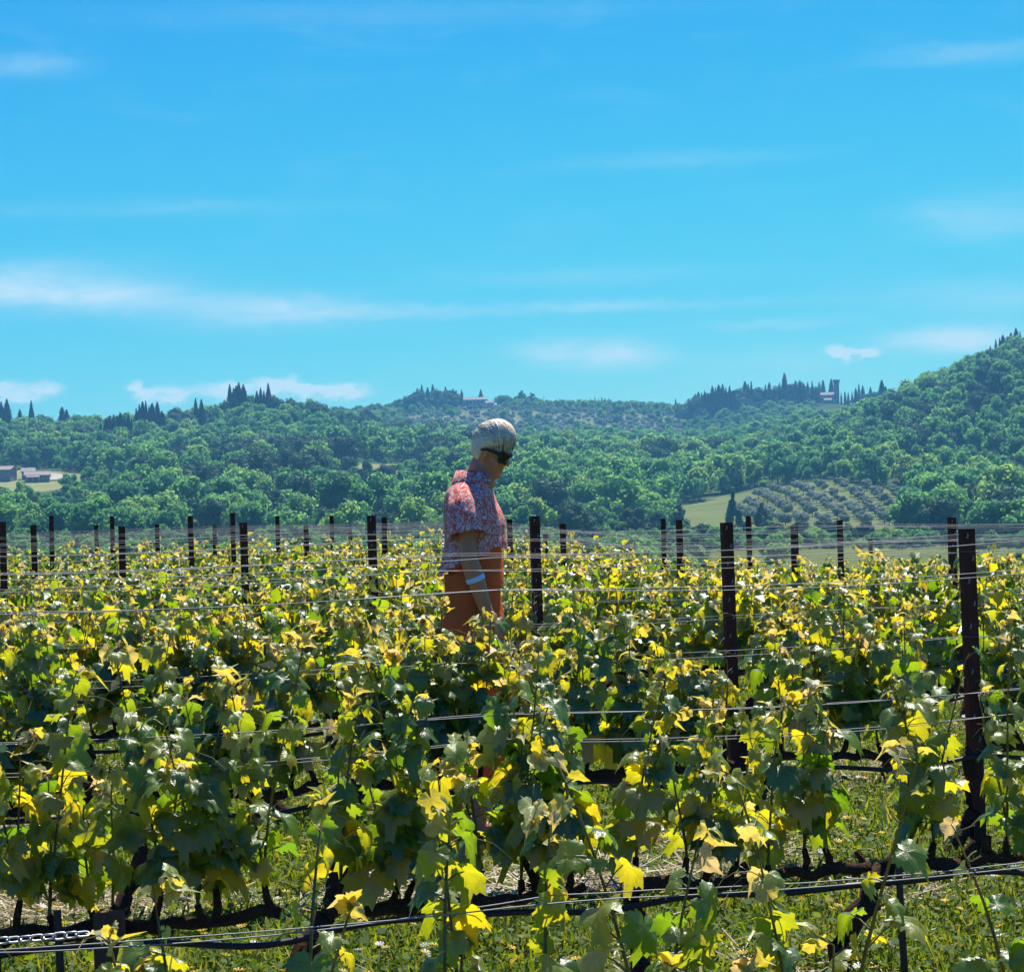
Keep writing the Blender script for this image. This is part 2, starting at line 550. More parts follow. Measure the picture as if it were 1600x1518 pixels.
def terr_z(X, Y):
    X = np.asarray(X, float)
    Y = np.asarray(Y, float)
    zn = np.interp(Y, NEAR_R, NEAR_Z)
    Yf = np.maximum(Y, 450.0)
    px = 800 + F * X / Yf
    curves = np.stack([np.interp(px, XS, TY[i]) for i in range(len(RR))])
    j = np.clip(np.searchsorted(RR, Yf) - 1, 0, len(RR) - 2)
    t = np.clip((Yf - RR[j]) / (RR[j + 1] - RR[j]), 0, 1)
    ar = np.arange(curves.reshape(len(RR), -1).shape[1]).reshape(j.shape) if curves.ndim > 1 else 0
    c2 = curves.reshape(len(RR), -1)
    y = c2[j.ravel(), np.arange(c2.shape[1])].reshape(j.shape) * (1 - t) + c2[(j + 1).ravel(), np.arange(c2.shape[1])].reshape(j.shape) * t
    Hh = HZ - (px - 800) * math.tan(ROLL)
    zf = EYE + (Hh - y) / F * Yf
    far0 = EYE + ((HZ - (px - 800) * math.tan(ROLL)) - np.interp(px, XS, TY[0])) / F * 450.0
    w = np.clip((Y - 150) / 300.0, 0, 1)
    w = w * w * (3 - 2 * w)
    zlow = zn * (1 - w) + far0 * w
    Yc = np.maximum(Y, 1.0)
    sl = np.clip((F * X / Yc + 100) / 450.0, 0, 1)
    drop = 0.030 * np.clip(Y - 13.0, 0, 25) * sl * sl * (3 - 2 * sl) * np.clip((450 - Y) / 300, 0, 1)
    return np.where(Y > 450, zf, zlow - drop)


def in_poly(px, py, poly):
    px, py = np.asarray(px), np.asarray(py)
    c = np.zeros(px.shape, bool)
    n = len(poly)
    for i in range(n):
        x1, y1 = poly[i]
        x2, y2 = poly[(i + 1) % n]
        hit = ((y1 > py) != (y2 > py)) & (px < (x2 - x1) * (py - y1) / (y2 - y1 + 1e-9) + x1)
        c ^= hit
    return c


FIELD_FARM = [(-300, 738), (0, 734), (110, 737), (165, 746), (120, 760), (40, 772), (-300, 776)]
FIELD_MID = [(548, 735), (560, 724), (660, 726), (668, 738), (620, 748), (556, 746)]
MEADOW = [(1040, 806), (1060, 792), (1130, 774), (1230, 757), (1290, 752), (1410, 766), (1420, 800), (1416, 836), (1180, 838), (1050, 836)]
GROVE = [(1200, 764), (1300, 756), (1405, 768), (1412, 826), (1240, 830), (1130, 824), (1150, 800)]
VALLEY = [(-3000, 842), (6000, 842), (6000, 1000), (-3000, 1000)]
OLIVE_SLOPE = [(545, 676), (600, 660), (690, 640), (780, 640), (900, 642), (1070, 650), (1075, 690), (960, 706), (830, 700), (640, 690), (560, 692)]


def pixels_of(X, Y, Z):
    q = np.stack([X, Y, Z - EYE])
    z = fw.x * q[0] + fw.y * q[1] + fw.z * q[2]
    a = rt.x * q[0] + rt.y * q[1] + rt.z * q[2]
    b = up.x * q[0] + up.y * q[1] + up.z * q[2]
    z = np.where(np.abs(z) < 1e-3, 1e-3, z)
    return 800 + F * a / z, 759 - F * b / z


def vnoise(X, Y, s, seed=0.0):
    return np.array([mnoise.noise(Vector((x * s, y * s, seed))) for x, y in zip(np.ravel(X), np.ravel(Y))]).reshape(np.shape(X))


def build_ground():
    rows = list(np.concatenate([[-60, -25, -8], np.arange(0, 40, 0.8), np.arange(40, 120, 6), np.arange(120, 450, 15), np.arange(450, 2000, 14), np.arange(2000, 2900, 60)]))
    s = np.linspace(-1, 1, 261)
    s = np.sign(s) * np.abs(s) ** 1.7
    Yg = np.repeat(np.array(rows)[:, None], len(s), 1)
    W = np.maximum(45.0, 0.62 * Yg)
    Xg = s[None, :] * W
    Z = terr_z(Xg, Yg)
    near = (Yg < 45) & (np.abs(Xg) < 14)
    Z = Z + np.where(near, vnoise(Xg, Yg, 1.1) * 0.018, 0)
    far = Yg > 120
    Z = Z + np.where(far, vnoise(Xg, Yg, 0.012, 3.0) * np.clip((Yg - 120) / 400, 0, 1) * 1.2, 0)
    n, m = Z.shape
    verts = np.stack([Xg.ravel(), Yg.ravel(), Z.ravel()], 1)
    i, j = np.meshgrid(np.arange(n - 1), np.arange(m - 1), indexing='ij')
    a = (i * m + j).ravel()
    faces = np.stack([a, a + 1, a + m + 1, a + m], 1)
    me = bpy.data.meshes.new('ground')
    me.from_pydata(verts.tolist(), [], faces.tolist())
    me.polygons.foreach_set('use_smooth', [True] * len(me.polygons))
    px, py = pixels_of(Xg.ravel(), Yg.ravel(), Z.ravel())
    col = np.tile(np.array([0.055, 0.075, 0.03]), (len(px), 1))       # wood floor
    yy = Yg.ravel()

    def paint(poly, c, lo=450, hi=3000):
        mk = in_poly(px, py, poly) & (yy > lo) & (yy < hi)
        col[mk] = c
    paint(FIELD_FARM, (0.20, 0.21, 0.085), 780, 960)
    paint(FIELD_MID, (0.19, 0.20, 0.08), 780, 1000)
    paint(MEADOW, (0.125, 0.15, 0.055), 560, 830)
    paint(OLIVE_SLOPE, (0.14, 0.16, 0.085), 1200, 2300)
    mk = (yy < 470) & (yy > 60)
    col[mk] = (0.11, 0.135, 0.035)
    mk = (yy <= 60)
    col[mk] = (0.085, 0.115, 0.03)
    ca = me.color_attributes.new('land', 'FLOAT_COLOR', 'POINT')
    ca.data.foreach_set('color', np.concatenate([col, np.ones((len(col), 1))], 1).astype(np.float32).ravel())
    t = NT('ground_cover')
    geo = t.n('ShaderNodeNewGeometry').outputs['Position']
    land = t.n('ShaderNodeAttribute', attribute_name='land').outputs['Color']
    n1 = t.noise(geo, 1.4, 6, 0.65)
    n2 = t.noise(geo, 14.0, 6, 0.7)
    n3 = t.noise(geo, 0.035, 5, 0.6)
    yv = t.n('ShaderNodeSeparateXYZ', {0: geo}).outputs[1]
    isnear = t.math('SUBTRACT', 1.0, t.math('DIVIDE', t.math('SUBTRACT', yv, 36.0), 14.0), clamp=True)
    straw = t.math('MULTIPLY', t.math('MULTIPLY', t.math('SUBTRACT', n1, 0.57), 7.0, clamp=True), isnear)
    soil = colmix(t, n2, (0.10, 0.075, 0.048), (0.36, 0.28, 0.17))
    c = colmix(t, straw, land, soil)
    k = t.math('MULTIPLY_ADD', n2, 0.7, 0.65)
    k2 = t.math('MULTIPLY_ADD', n3, 0.8, 0.6)
    kk = t.math('MULTIPLY', k, k2)
    c = colmix(t, 1.0, c, t.n('ShaderNodeCombineXYZ', {0: kk, 1: kk, 2: kk}).outputs[0], 'MULTIPLY')
    b = t.bump(t.noise(geo, 30.0, 6, 0.7), 0.6, 0.03)
    me.materials.append(t.surface(t.n('ShaderNodeBsdfPrincipled', {'Base Color': c, 'Roughness': 1.0, 'Specular IOR Level': 0.0, 'Normal': b}).outputs[0]))
    me.update()
    g = link('ground', me)
    tag(g, kind='structure')
    return g


build_ground()
# a gravel track by the farmhouses and one in the valley
def sheet_track(name, pts, width):
    mb = MB()
    vs, fs = [], []
    for i, (px, d) in enumerate(pts):
        X = d * (px - 800) / F
        X2 = X + width
        za, zb = float(terr_z(X, d)), float(terr_z(X2, d))
        vs += [(X, d, za + 0.55), (X2, d, zb + 0.55)]
        if i:
            fs.append((2 * i - 2, 2 * i - 1, 2 * i + 1, 2 * i))
    mb.add(vs, fs)
    o = mb.build(name, M['greydirt'])
    return tag(o, kind='structure')


sheet_track('path', [(66, 842), (72, 850), (80, 862), (82, 878), (74, 890), (60, 898)], 5.0)


# ------------------------------------------------------------------ trees
def crown_mesh(name, kind, seed):
    r = random.Random(seed)
    mb = MB()
    blobs = []
    if kind == 'broad':
        nb = r.randint(9, 13)
        for i in range(nb):
            a = r.uniform(0, 6.283)
            z = r.uniform(0.30, 0.98)
            w = 0.50 * math.sin(min(1.0, (z - 0.16) * 1.0 / 0.84) ** 0.75 * math.pi * 0.86 + 0.25)
            q = r.uniform(0.45, 1.0) * w
            blobs.append((q * math.cos(a), q * math.sin(a), z * 0.9, r.uniform(0.13, 0.23)))
        blobs.append((0, 0, 0.55, 0.27))
        nleaf, ls = 900, 0.046
    elif kind == 'olive':
        for i in range(8):
            a = r.uniform(0, 6.283)
            q = r.uniform(0.1, 0.34)
            blobs.append((q * math.cos(a), q * math.sin(a), r.uniform(0.4, 0.8), r.uniform(0.17, 0.25)))
        nleaf, ls = 520, 0.05
    elif kind == 'pine':
        for i in range(9):
            z = 0.25 + 0.72 * i / 8
            w = 0.34 * (1.06 - z) + 0.02
            for k in range(2):
                a = r.uniform(0, 6.283)
                blobs.append((w * math.cos(a), w * math.sin(a), z, 0.05 + 0.2 * (1.05 - z)))
        nleaf, ls = 800, 0.04
    else:      # cypress: a slim column drawn out to a point
        def prof(z):
            return 0.088 * min(1.0, (z / 0.10) ** 0.5) * max(0.02, 1 - max(0.0, (z - 0.12) / 0.88) ** 2.2)
        zs = [0.01 + 0.98 * i / 14 for i in range(15)]
        mb.tube([(0, 0, z) for z in zs], [prof(z) * 0.86 for z in zs], 8, 0, jitter=0.10)
        ph = r.uniform(0, 6.28)
        for i in range(620):
            z = r.random() ** 0.8 * 0.99
            a = r.uniform(0, 6.283)
            lump = 1 + 0.16 * math.sin(a * 2 + z * 17 + ph) + 0.10 * math.sin(a * 3 - z * 31)
            w = prof(z) * lump * r.uniform(0.85, 1.1)
            d = Vector((math.cos(a), math.sin(a), 0))
            c = d * w + Vector((0, 0, z))
            t1 = (Vector((0, 0, 1)) + d * r.uniform(-.1, .35) + Vector((r.gauss(0, .2), r.gauss(0, .2), 0))).normalized()
            t2 = d.cross(t1).normalized()
            s1, s2 = r.uniform(0.018, 0.040), r.uniform(0.008, 0.016)
            mb.add([c - t1 * s1, c + t2 * s2, c + t1 * s1, c - t2 * s2], [(0, 1, 2), (0, 2, 3)], 0, r.random())
        nleaf, ls = 0, 0.030
    tot = sum(b[3] ** 2 for b in blobs)
    for (bx, by, bz, br) in blobs:
        k = max(8, int(nleaf * br * br / tot))
        mb.ellipsoid((bx, by, bz), (br * 0.80, br * 0.80, br * (0.78 if kind != 'cypress' else 1.5)), None, 7, 5, 0)
        br_r = r.uniform(0.0, 0.5)
        for i in range(k):
            d = Vector((r.gauss(0, 1), r.gauss(0, 1), r.gauss(0.15, 1)))
            d.normalize()
            sz = 1.0 if kind != 'cypress' else 1.6
            c = Vector((bx, by, bz)) + Vector((d.x, d.y, d.z * sz)) * (br * r.uniform(0.82, 1.12))
            nrm = (d + Vector((r.gauss(0, .38), r.gauss(0, .38), r.gauss(0, .38)))).normalized()
            t1 = nrm.cross(Vector((r.gauss(0, 1), r.gauss(0, 1), r.gauss(0, 1)))).normalized()
            t2 = nrm.cross(t1)
            s1, s2 = ls * r.uniform(0.6, 1.25), ls * r.uniform(0.45, 0.95)
            if kind == 'cypress':
                t1 = (Vector((0, 0, 1)) * 1.2 + t1 * 0.5).normalized()
                t2 = nrm.cross(t1).normalized()
            mb.add([c - t1 * s1, c + t2 * s2 * .8 - t1 * s1 * .1, c + t1 * s1, c - t2 * s2 - t1 * s1 * .1 + nrm * s1 * .3],
                   [(0, 1, 2), (0, 2, 3)], 0, min(1.0, br_r + r.uniform(0, 0.5)))
    # trunk and limbs
    tw = {'broad': 0.022, 'olive': 0.03, 'pine': 0.018, 'cypress': 0.014}[kind]
    th = {'broad': 0.5, 'olive': 0.5, 'pine': 0.8, 'cypress': 0.3}[kind]
    mb.tube([(0, 0, -0.12), (0.01, 0, th * 0.5), (0, 0.01, th)], [tw, tw * 0.8, tw * 0.4], 6, 1)
    if kind in ('broad', 'olive'):
        for b in blobs[:5]:
            mb.tube([(0, 0, th * 0.5), (b[0] * .5, b[1] * .5, (b[2] + th * .5) * .5), b[:3]], [tw * .5, tw * .35, tw * .15], 4, 1)
    mats = {'broad': M['tree'], 'olive': M['olive'], 'pine': M['tree_dark'], 'cypress': M['cypress']}[kind]
    return mb.mesh(name, [mats, M['trunk']], False, True)


BROAD = [crown_mesh('broadleaf_crown_%d' % i, 'broad', 100 + i) for i in range(8)]
DARK = []
for i in range(3):
    c = BROAD[i].copy()
    c.materials[0] = M['tree_dark']
    DARK.append(c)
CYP = [crown_mesh('cypress_crown_%d' % i, 'cypress', 300 + i) for i in range(6)]
OLV = [crown_mesh('olive_crown_%d' % i, 'olive', 200 + i) for i in range(4)]
PIN = [crown_mesh('pine_crown_%d' % i, 'pine', 400 + i) for i in range(2)]


def scatter_forest():
    """random tree sites on the wooded slopes"""
    n = 21000
    Y = np.sqrt(rng.uniform(462 ** 2, 2250 ** 2, n))
    px = rng.uniform(-420, 2020, n)
    X = Y * (px - 800) / F
    Z = terr_z(X, Y)
    px2, py2 = pixels_of(X, Y, Z)
    keep = np.ones(n, bool)
    for poly, lo, hi in ((FIELD_FARM, 760, 980), (FIELD_MID, 760, 1020), (MEADOW, 540, 850)):
        keep &= ~(in_poly(px2, py2, poly) & (Y > lo) & (Y < hi))
    # front of the farm field kept low so that the house shows
    keep &= ~((px2 < 200) & (Y > 700) & (Y < 790) & (rng.random(n) < 0.75))
    # nothing that would hide the meadow
    keep &= ~((px2 > 1035) & (px2 < 1425) & (Y > 520) & (Y < 575))
    slope = in_poly(px2, py2, OLIVE_SLOPE) & (Y > 1150)
    keep &= ~(slope & (rng.random(n) < 0.88))
    # open ground round the villa and in front of the castle
    keep &= ~((px2 > 715) & (px2 < 780) & (Y > 1600) & (Y < 2100))
    keep &= ~((px2 > 1270) & (px2 < 1345) & (Y > 1560))
    keep &= ~((Y > 1930) & (rng.random(n) < 0.6))
    # beyond the skyline only a thin belt
    keep &= ~((Y > 1500) & (px2 > 1340))
    keep &= ~((Y > 1350) & (px2 < 520) & (rng.random(n) < 0.5))
    # thin with noise for clearings
    X, Y, Z, px2, py2 = X[keep], Y[keep], Z[keep], px2[keep], py2[keep]
    nz = vnoise(X, Y, 0.012, 7.0)
    dk = vnoise(X, Y, 0.007, 21.0)
    h = 8.9 + 3.8 * nz + rng.uniform(-3.9, 4.6, len(X))
    h = np.where(Y < 560, h * 0.75, h)
    h = np.where((px2 > 900) & (px2 < 1420) & (Y < 600), h * 0.45, h)
    h = np.where(Y > 1450, h * 0.62, h)
    h = np.where((Y > 1050) & (px2 < 560), h * 0.9, h)
    h = np.where((px2 > 500) & (px2 < 690) & (Y > 640) & (Y < 860), h * 0.55, h)
    h = np.where((px2 < 200) & (Y > 630) & (Y < 830), h * 0.42, h)
    h = np.where((px2 < 170) & (Y > 560) & (Y <= 630), h * 0.6, h)
    h = np.clip(h, 2.5, 17)
    ok = np.ones(len(X), bool)
    # crude spacing on a hash grid
    seen = {}
    for i in np.argsort(-h):
        k = (int(X[i] // 11), int(Y[i] // 11))
        close = False
        for a in (-1, 0, 1):
            for b in (-1, 0, 1):
                for j in seen.get((k[0] + a, k[1] + b), ()):
                    if (X[i] - X[j]) ** 2 + (Y[i] - Y[j]) ** 2 < (0.33 * (h[i] + h[j]) * .95) ** 2:
                        close = True
        if close:
            ok[i] = False
        else:
            seen.setdefault(k, []).append(i)
    return X[ok], Y[ok], Z[ok], h[ok], dk[ok], px2[ok], py2[ok]


fX, fY, fZ, fh, fdk, fpx, fpy = scatter_forest()
print('forest trees', len(fX))
app = fh / fY * ((fpx > -20) & (fpx < 1620))
order = np.argsort(-app)
single = set(order[:270].tolist())


def wood_name(px, Y, dark):
    tone = 'dark evergreen' if dark else 'rounded green'
    if px > 1420:
        return tone + ' tree at the foot of the steep wooded hill beside the olive grove'
    if px > 1030:
        return tone + ' tree in the wood around the olive grove'
    if px > 640:
        return tone + ' tree in the valley wood behind the walking person'
    if px > 220:
        return tone + ' tree in the valley wood under the cypress ridge'
    return tone + ' tree in the valley wood below the stone farmhouses'


fp, frt, fs, fi = [], [], [], []
for i in range(len(fX)):
    dark = fdk[i] + rng.normal(0, .22) > 0.22
    wd = fh[i] * rng.uniform(0.85, 1.15)
    if i in single:
        me = DARK[i % 3] if dark else BROAD[i % 8]
        o = bpy.data.objects.new('broadleaf_tree', me)
        COL.objects.link(o)
        o.location = (fX[i], fY[i], fZ[i])
        o.rotation_euler = (0, 0, rng.uniform(0, 6.28))
        o.scale = (wd, wd, fh[i])
        lab = wood_name(fpx[i], fY[i], dark)
        tag(o, lab, 'tree', 'trees: ' + lab)
    else:
        fp.append((fX[i], fY[i], fZ[i]))
        frt.append((0, 0, rng.uniform(0, 6.28)))
        fs.append((wd, wd, fh[i]))
        fi.append(8 + i % 3 if dark else i % 8)
instancer('forest', fp, frt, fs, fi, BROAD + DARK)

# understorey: low scrub filling the gaps under and between the trees
ns = 5200
sY = np.sqrt(rng.uniform(455 ** 2, 1300 ** 2, ns))
sY[:1300] = rng.uniform(230, 470, 1300)
spx = rng.uniform(-350, 1950, ns)
sX = sY * (spx - 800) / F
sZ = terr_z(sX, sY)
qx, qy = pixels_of(sX, sY, sZ)
kp = ~(in_poly(qx, qy, FIELD_FARM) & (sY > 760)) & ~(in_poly(qx, qy, FIELD_MID) & (sY > 760)) & ~(in_poly(qx, qy, MEADOW) & (sY > 545))
kp &= ~((qx > 1035) & (qx < 1425) & (sY > 500) & (sY < 575))
kp &= ~((qx > 1090) & (sY < 425) & (rng.random(ns) < 0.985))
sX, sY, sZ = sX[kp], sY[kp], sZ[kp]
instancer('scrub_undergrowth', np.stack([sX, sY, sZ - 0.6], 1), np.stack([0 * sX, 0 * sX, rng.uniform(0, 6.28, len(sX))], 1),
          np.stack([rng.uniform(3, 5.5, len(sX)), rng.uniform(3, 5.5, len(sX)), rng.uniform(2.0, 4.2, len(sX))], 1),
          rng.integers(0, 11, len(sX)), BROAD + DARK)

# olive trees on the far terraces
no = 2600
oY = rng.uniform(1250, 2250, no)
opx = rng.uniform(540, 1080, no)
oX = oY * (opx - 800) / F
# terraces: snap to lines along the slope
oY = np.round(oY / 11.0) * 11.0 + rng.normal(0, 0.8, no)
oZ = terr_z(oX, oY)
qx, qy = pixels_of(oX, oY, oZ)
kp = in_poly(qx, qy, OLIVE_SLOPE)
oX, oY, oZ = oX[kp], oY[kp], oZ[kp]
oh = rng.uniform(3.2, 5.2, len(oX))
instancer('olive_terraces', np.stack([oX, oY, oZ], 1), np.stack([0 * oX, 0 * oX, rng.uniform(0, 6.28, len(oX))], 1),
          np.stack([oh * 1.15, oh * 1.15, oh], 1), rng.integers(0, 4, len(oX)), OLV)


def place_tree(name, me, px, d, top=None, h=None, wide=1.0, label='', cat='tree', group=None, zoff=0.0):
    X = d * (px - 800) / F
    z = float(terr_z(X, d))
    if h is None:
        h = max(2.5, P(px, top, d).z - z)
    o = bpy.data.objects.new(name, me)
    COL.objects.link(o)
    o.location = (X, d, z + zoff)
    o.rotation_euler = (0, 0, random.uniform(0, 6.28))
    o.scale = (h * wide, h * wide, h)
    tag(o, label, cat, group)
    return o


# the olive grove on the meadow: rows running up the slope
olab = 'silvery round olive tree in the sloping grove on the meadow'
cnt = 0
for rowi in range(9):
    for k in range(17):
        d = 590 + k * 9.5 + random.uniform(-1.5, 1.5)
        px = 1150 + rowi * 33 + (k - 8) * -5.0 + random.uniform(-3, 3)
        X = d * (px - 800) / F
        z = float(terr_z(X, d))
        gx, gy = to_px((X, d, z))
        if not bool(in_poly(np.array([gx]), np.array([gy]), GROVE)[0]) or random.random() < 0.12:
            continue
        if cnt >= 150:
            break
        cnt += 1
        place_tree('olive_tree', OLV[random.randrange(4)], px, d, h=random.uniform(2.5, 3.9), wide=1.2, label=olab, group='olive trees of the sloping grove')

ORD = ['first', 'second', 'third', 'fourth', 'fifth', 'sixth', 'seventh', 'eighth', 'ninth', 'tenth', 'eleventh', 'twelfth', 'thirteenth', 'fourteenth',
       'fifteenth', 'sixteenth', 'seventeenth', 'eighteenth', 'nineteenth', 'twentieth', 'twenty first', 'twenty second', 'twenty third', 'twenty fourth', 'twenty fifth', 'twenty sixth', 'twenty seventh', 'twenty eighth']
# cypresses, singly: (column, row of the tip, distance, slimness)
CYPS = {
    'on the low skyline above the stone farmhouses': [(5, 628, 1250), (14, 624, 1250), (34, 640, 1260), (52, 626, 1250), (100, 636, 1255), (107, 640, 1255)],
    'in the dark row below the ridge': [(160, 660, 1060), (168, 656, 1065), (174, 650, 1065), (180, 648, 1060), (186, 650, 1070), (191, 645, 1065), (197, 650, 1060), (203, 648, 1065), (208, 654, 1070)],
    'in the dark clump on the ridge shoulder': [(216, 638, 1130), (221, 632, 1130), (226, 628, 1135), (231, 627, 1130), (236, 634, 1140), (241, 631, 1130), (249, 628, 1135), (256, 642, 1130)],
    'on the rounded hilltop': [(309, 622, 1180), (318, 624, 1180), (363, 601, 1190), (369, 606, 1185), (373, 603, 1190), (377, 598, 1195), (384, 601, 1190), (405, 611, 1170), (411, 606, 1190), (416, 610, 1180), (423, 599, 1195)],
    'by the hilltop villa': [(656, 606, 1880), (663, 601, 1880), (672, 605, 1885), (680, 600, 1880), (700, 604, 1880), (712, 607, 1885), (725, 608, 1880), (755, 608, 1900)],
    'in the little row on the far skyline': [(911, 622, 2150), (917, 625, 2150), (926, 622, 2150), (933, 619, 2150), (938, 622, 2155), (944, 620, 2150), (949, 622, 2150), (954, 621, 2155), (1059, 622, 2000)],
    'in the stand below the castle hill': [(1090, 616, 1780), (1095, 612, 1785), (1100, 613, 1780), (1105, 611, 1780), (1110, 614, 1785), (1117, 603, 1790), (1122, 606, 1785), (1127, 601, 1790), (1133, 600, 1790), (1138, 605, 1790), (1144, 603, 1790), (1150, 610, 1785)],
    'in the castle garden': [(1160, 606, 1840), (1168, 596, 1840), (1173, 600, 1840), (1178, 595, 1840), (1190, 604, 1850), (1200, 601, 1850), (1206, 597, 1850), (1214, 604, 1850), (1222, 598, 1850), (1230, 583, 1850), (1238, 600, 1855), (1247, 595, 1850), (1254, 594, 1850), (1260, 599, 1850), (1266, 597, 1855), (1273, 595, 1850), (1284, 597, 1950), (1290, 594, 1950), (1303, 592, 1955)],
    'beside the castle tower': [(1318, 613, 1860), (1324, 611, 1860), (1329, 612, 1860), (1335, 612, 1860), (1341, 606, 1865), (1346, 599, 1860), (1352, 602, 1865), (1364, 604, 1860), (1382, 594, 1500), (1388, 604, 1490)],
    'on the crest of the steep wooded hill': [(1553, 540, 1280), (1562, 530, 1290), (1568, 528, 1290), (1573, 524, 1290), (1580, 527, 1290), (1586, 520, 1290), (1594, 513, 1290), (1600, 518, 1290)],
}
for where, lst in CYPS.items():
    for ci_, (px, top, d) in enumerate(lst):
        fat = random.uniform(0.85, 2.1)
        if (px, top) == (1230, 583):
            fat = 1.5
        place_tree('cypress', CYP[random.randrange(6)], px, d, top=top, wide=fat,
                   label='dark cypress %s, %s from the left' % (where, ORD[ci_]), cat='cypress', group='cypresses ' + where)
for (px, top, d) in ((1086, 622, 1770), (1115, 612, 1795), (1148, 613, 1800), (1155, 610, 1830), (1172, 606, 1845), (1185, 608, 1850), (1196, 607, 1855), (1211, 606, 1855), (1221, 605, 1855),
                     (1236, 603, 1860), (1243, 600, 1860), (1251, 600, 1860), (1258, 602, 1860), (1270, 604, 1860), (1278, 606, 1856), (1358, 614, 1830), (1372, 612, 1700)):
    place_tree('evergreen_tree', DARK[px % 3], px, d, top=top, wide=random.uniform(0.9, 1.3), label='dark rounded evergreen among the cypresses on the castle hill', cat='tree', group='evergreens on the castle hill')
place_tree('pine_tree', PIN[0], 835, 1980, top=614, wide=1.3, label='dark pointed pine on the far skyline between villa and cypress row', cat='pine')
place_tree('pine_tree', PIN[1], 819, 1990, top=611, wide=1.1, label='taller pine with ragged top on the skyline right of the villa', cat='pine')
place_tree('pine_tree', PIN[0], 1060, 560, top=786, wide=0.9, label='dark conical tree at the meadow edge in front of the vine rows', cat='tree')
place_tree('pine_tree', PIN[1], 1145, 555, top=768, wide=0.5, label='slender dark conifer at the front edge of the meadow', cat='tree')
place_tree('pine_tree', PIN[0], 1190, 552, top=786, wide=0.9, label='small dark conifer in front of the olive grove', cat='tree')
for (px, d, top, nm) in ((660, 1860, 612, 'wide crowned'), (690, 1850, 610, 'broad'), (706, 1855, 609, 'tall rounded'), (645, 1840, 618, 'low rounded'), (790, 1900, 616, 'pale')):
    place_tree('hilltop_tree', DARK[px % 3] if nm != 'pale' else BROAD[2], px, d, top=top, wide=1.5, label=nm + ' tree on the hilltop by the villa', cat='tree', group='trees by the hilltop villa')


# ------------------------------------------------------------------ buildings far away
def house(name, px, d, w, dep, h, label, cat, roof_h=1.6, rz=0.0, wins=(), mat='stone', zo=0.0, chimney=False, porch=False):
    X = d * (px - 800) / F
    z = float(terr_z(X, d)) + zo
    o = empty(name, (X, d, z), rz)
    tag(o, label, cat)
    mb = MB()
    mb.box((0, 0, h / 2 - 1), (w, dep, h + 2))
    # gable triangles
    for sx in (-1, 1):
        x0, x1 = sx * w / 2, sx * (w / 2 - 0.3)
        mb.add([(x0, -dep / 2, h), (x0, dep / 2, h), (x0, 0, h + roof_h), (x1, -dep / 2, h), (x1, dep / 2, h), (x1, 0, h + roof_h)],
               [(0, 1, 2), (3, 5, 4), (0, 2, 5, 3), (1, 4, 5, 2)])
    mb.build('wall', M[mat], o, False)
    mb = MB()
    for sy in (-1, 1):
        a = Vector((0, sy * (dep / 2 + 0.5), h - 0.25))
        b = Vector((0, 0, h + roof_h + 0.15))
        for (p, q) in ((a, b),):
            vs = []
            for sx in (-1, 1):
                for off in (0, 0.28):
                    vs += [(sx * (w / 2 + 0.4), p.y, p.z + off), (sx * (w / 2 + 0.4), q.y, q.z + off)]
            mb.add(vs, [(0, 1, 3, 2), (4, 6, 7, 5), (0, 4, 5, 1), (2, 3, 7, 6), (0, 2, 6, 4), (1, 5, 7, 3)])
    rf = mb.build('roof', M['rooftile'], o, False)
    if chimney:
        mb = MB()
        mb.box((w * 0.22, dep * 0.18, h + roof_h * 0.7 + 0.8), (0.9, 0.9, 2.0))
        mb.box((w * 0.22, dep * 0.18, h + roof_h * 0.7 + 1.9), (1.15, 1.15, 0.25))
        mb.build('chimney', M[mat], rf, False)
    for (wx, wz, ww, wh) in wins:
        mb = MB()
        f_ = 0.16
        for (cx_, cz_, sx, sz) in ((0, wh / 2 + f_ / 2, ww + 2 * f_, f_), (0, -wh / 2 - f_ / 2, ww + 2 * f_, f_), (-ww / 2 - f_ / 2, 0, f_, wh), (ww / 2 + f_ / 2, 0, f_, wh)):
            mb.box((wx + cx_, -dep / 2 - 0.04, wz + cz_), (sx, 0.14, sz))
        wo = mb.build('window', M['plaster'], o, False)
        mb = MB()
        mb.box((wx, -dep / 2 - 0.02, wz), (ww, 0.06, wh))
        mb.build('pane', M['glass'], wo, False)
    if porch:
        mb = MB()
        mb.box((-1.5, -dep / 2 - 1.4, 1.75), (w * 0.55, 2.8, 0.2), Matrix.Rotation(R(12), 3, 'X'))
        mb.build('porch_roof', M['rooftile'], o, False)
        for x in (-1.5 - w * 0.25, -1.5, -1.5 + w * 0.25):
            mb = MB()
            mb.box((x, -dep / 2 - 2.5, 0.7), (0.3, 0.3, 1.4))
            mb.build('pillar', M['plaster'], o, False)
    return o


house('farmhouse', 3, 842, 9.0, 7, 3.7, 'two storey stone farmhouse at the edge of the field, cut by the frame', 'house', 1.0, R(-8),
      [(x, zz, 0.8, 1.0) for x in (-2.8, 0.2, 3.2) for zz in (1.0, 2.8)], zo=0.4, chimney=True)
house('farmhouse', 59, 838, 8.6, 6, 2.2, 'low stone farmhouse with a porch roof beside the curving track', 'house', 0.9, R(10),
      [(x, 1.2, 0.8, 0.9) for x in (1.2, 3.0)], zo=0.2, porch=True)
house('shed', 45, 850, 4.5, 5, 2.6, 'small stone outbuilding joined behind the low farmhouse', 'shed', 1.0, R(10), [(0.5, 1.7, 0.6, 0.7)], zo=0.5)
house('villa', 744, 1870, 17, 10, 6.0, 'pale hilltop villa with tiled roof and dark windows among trees', 'house', 1.8, R(6),
      [(x, zz, 1.1, 1.5) for x in (-6, -3, 0, 3, 6) for zz in (1.8, 4.4)], 'plaster', zo=-0.5, chimney=True)
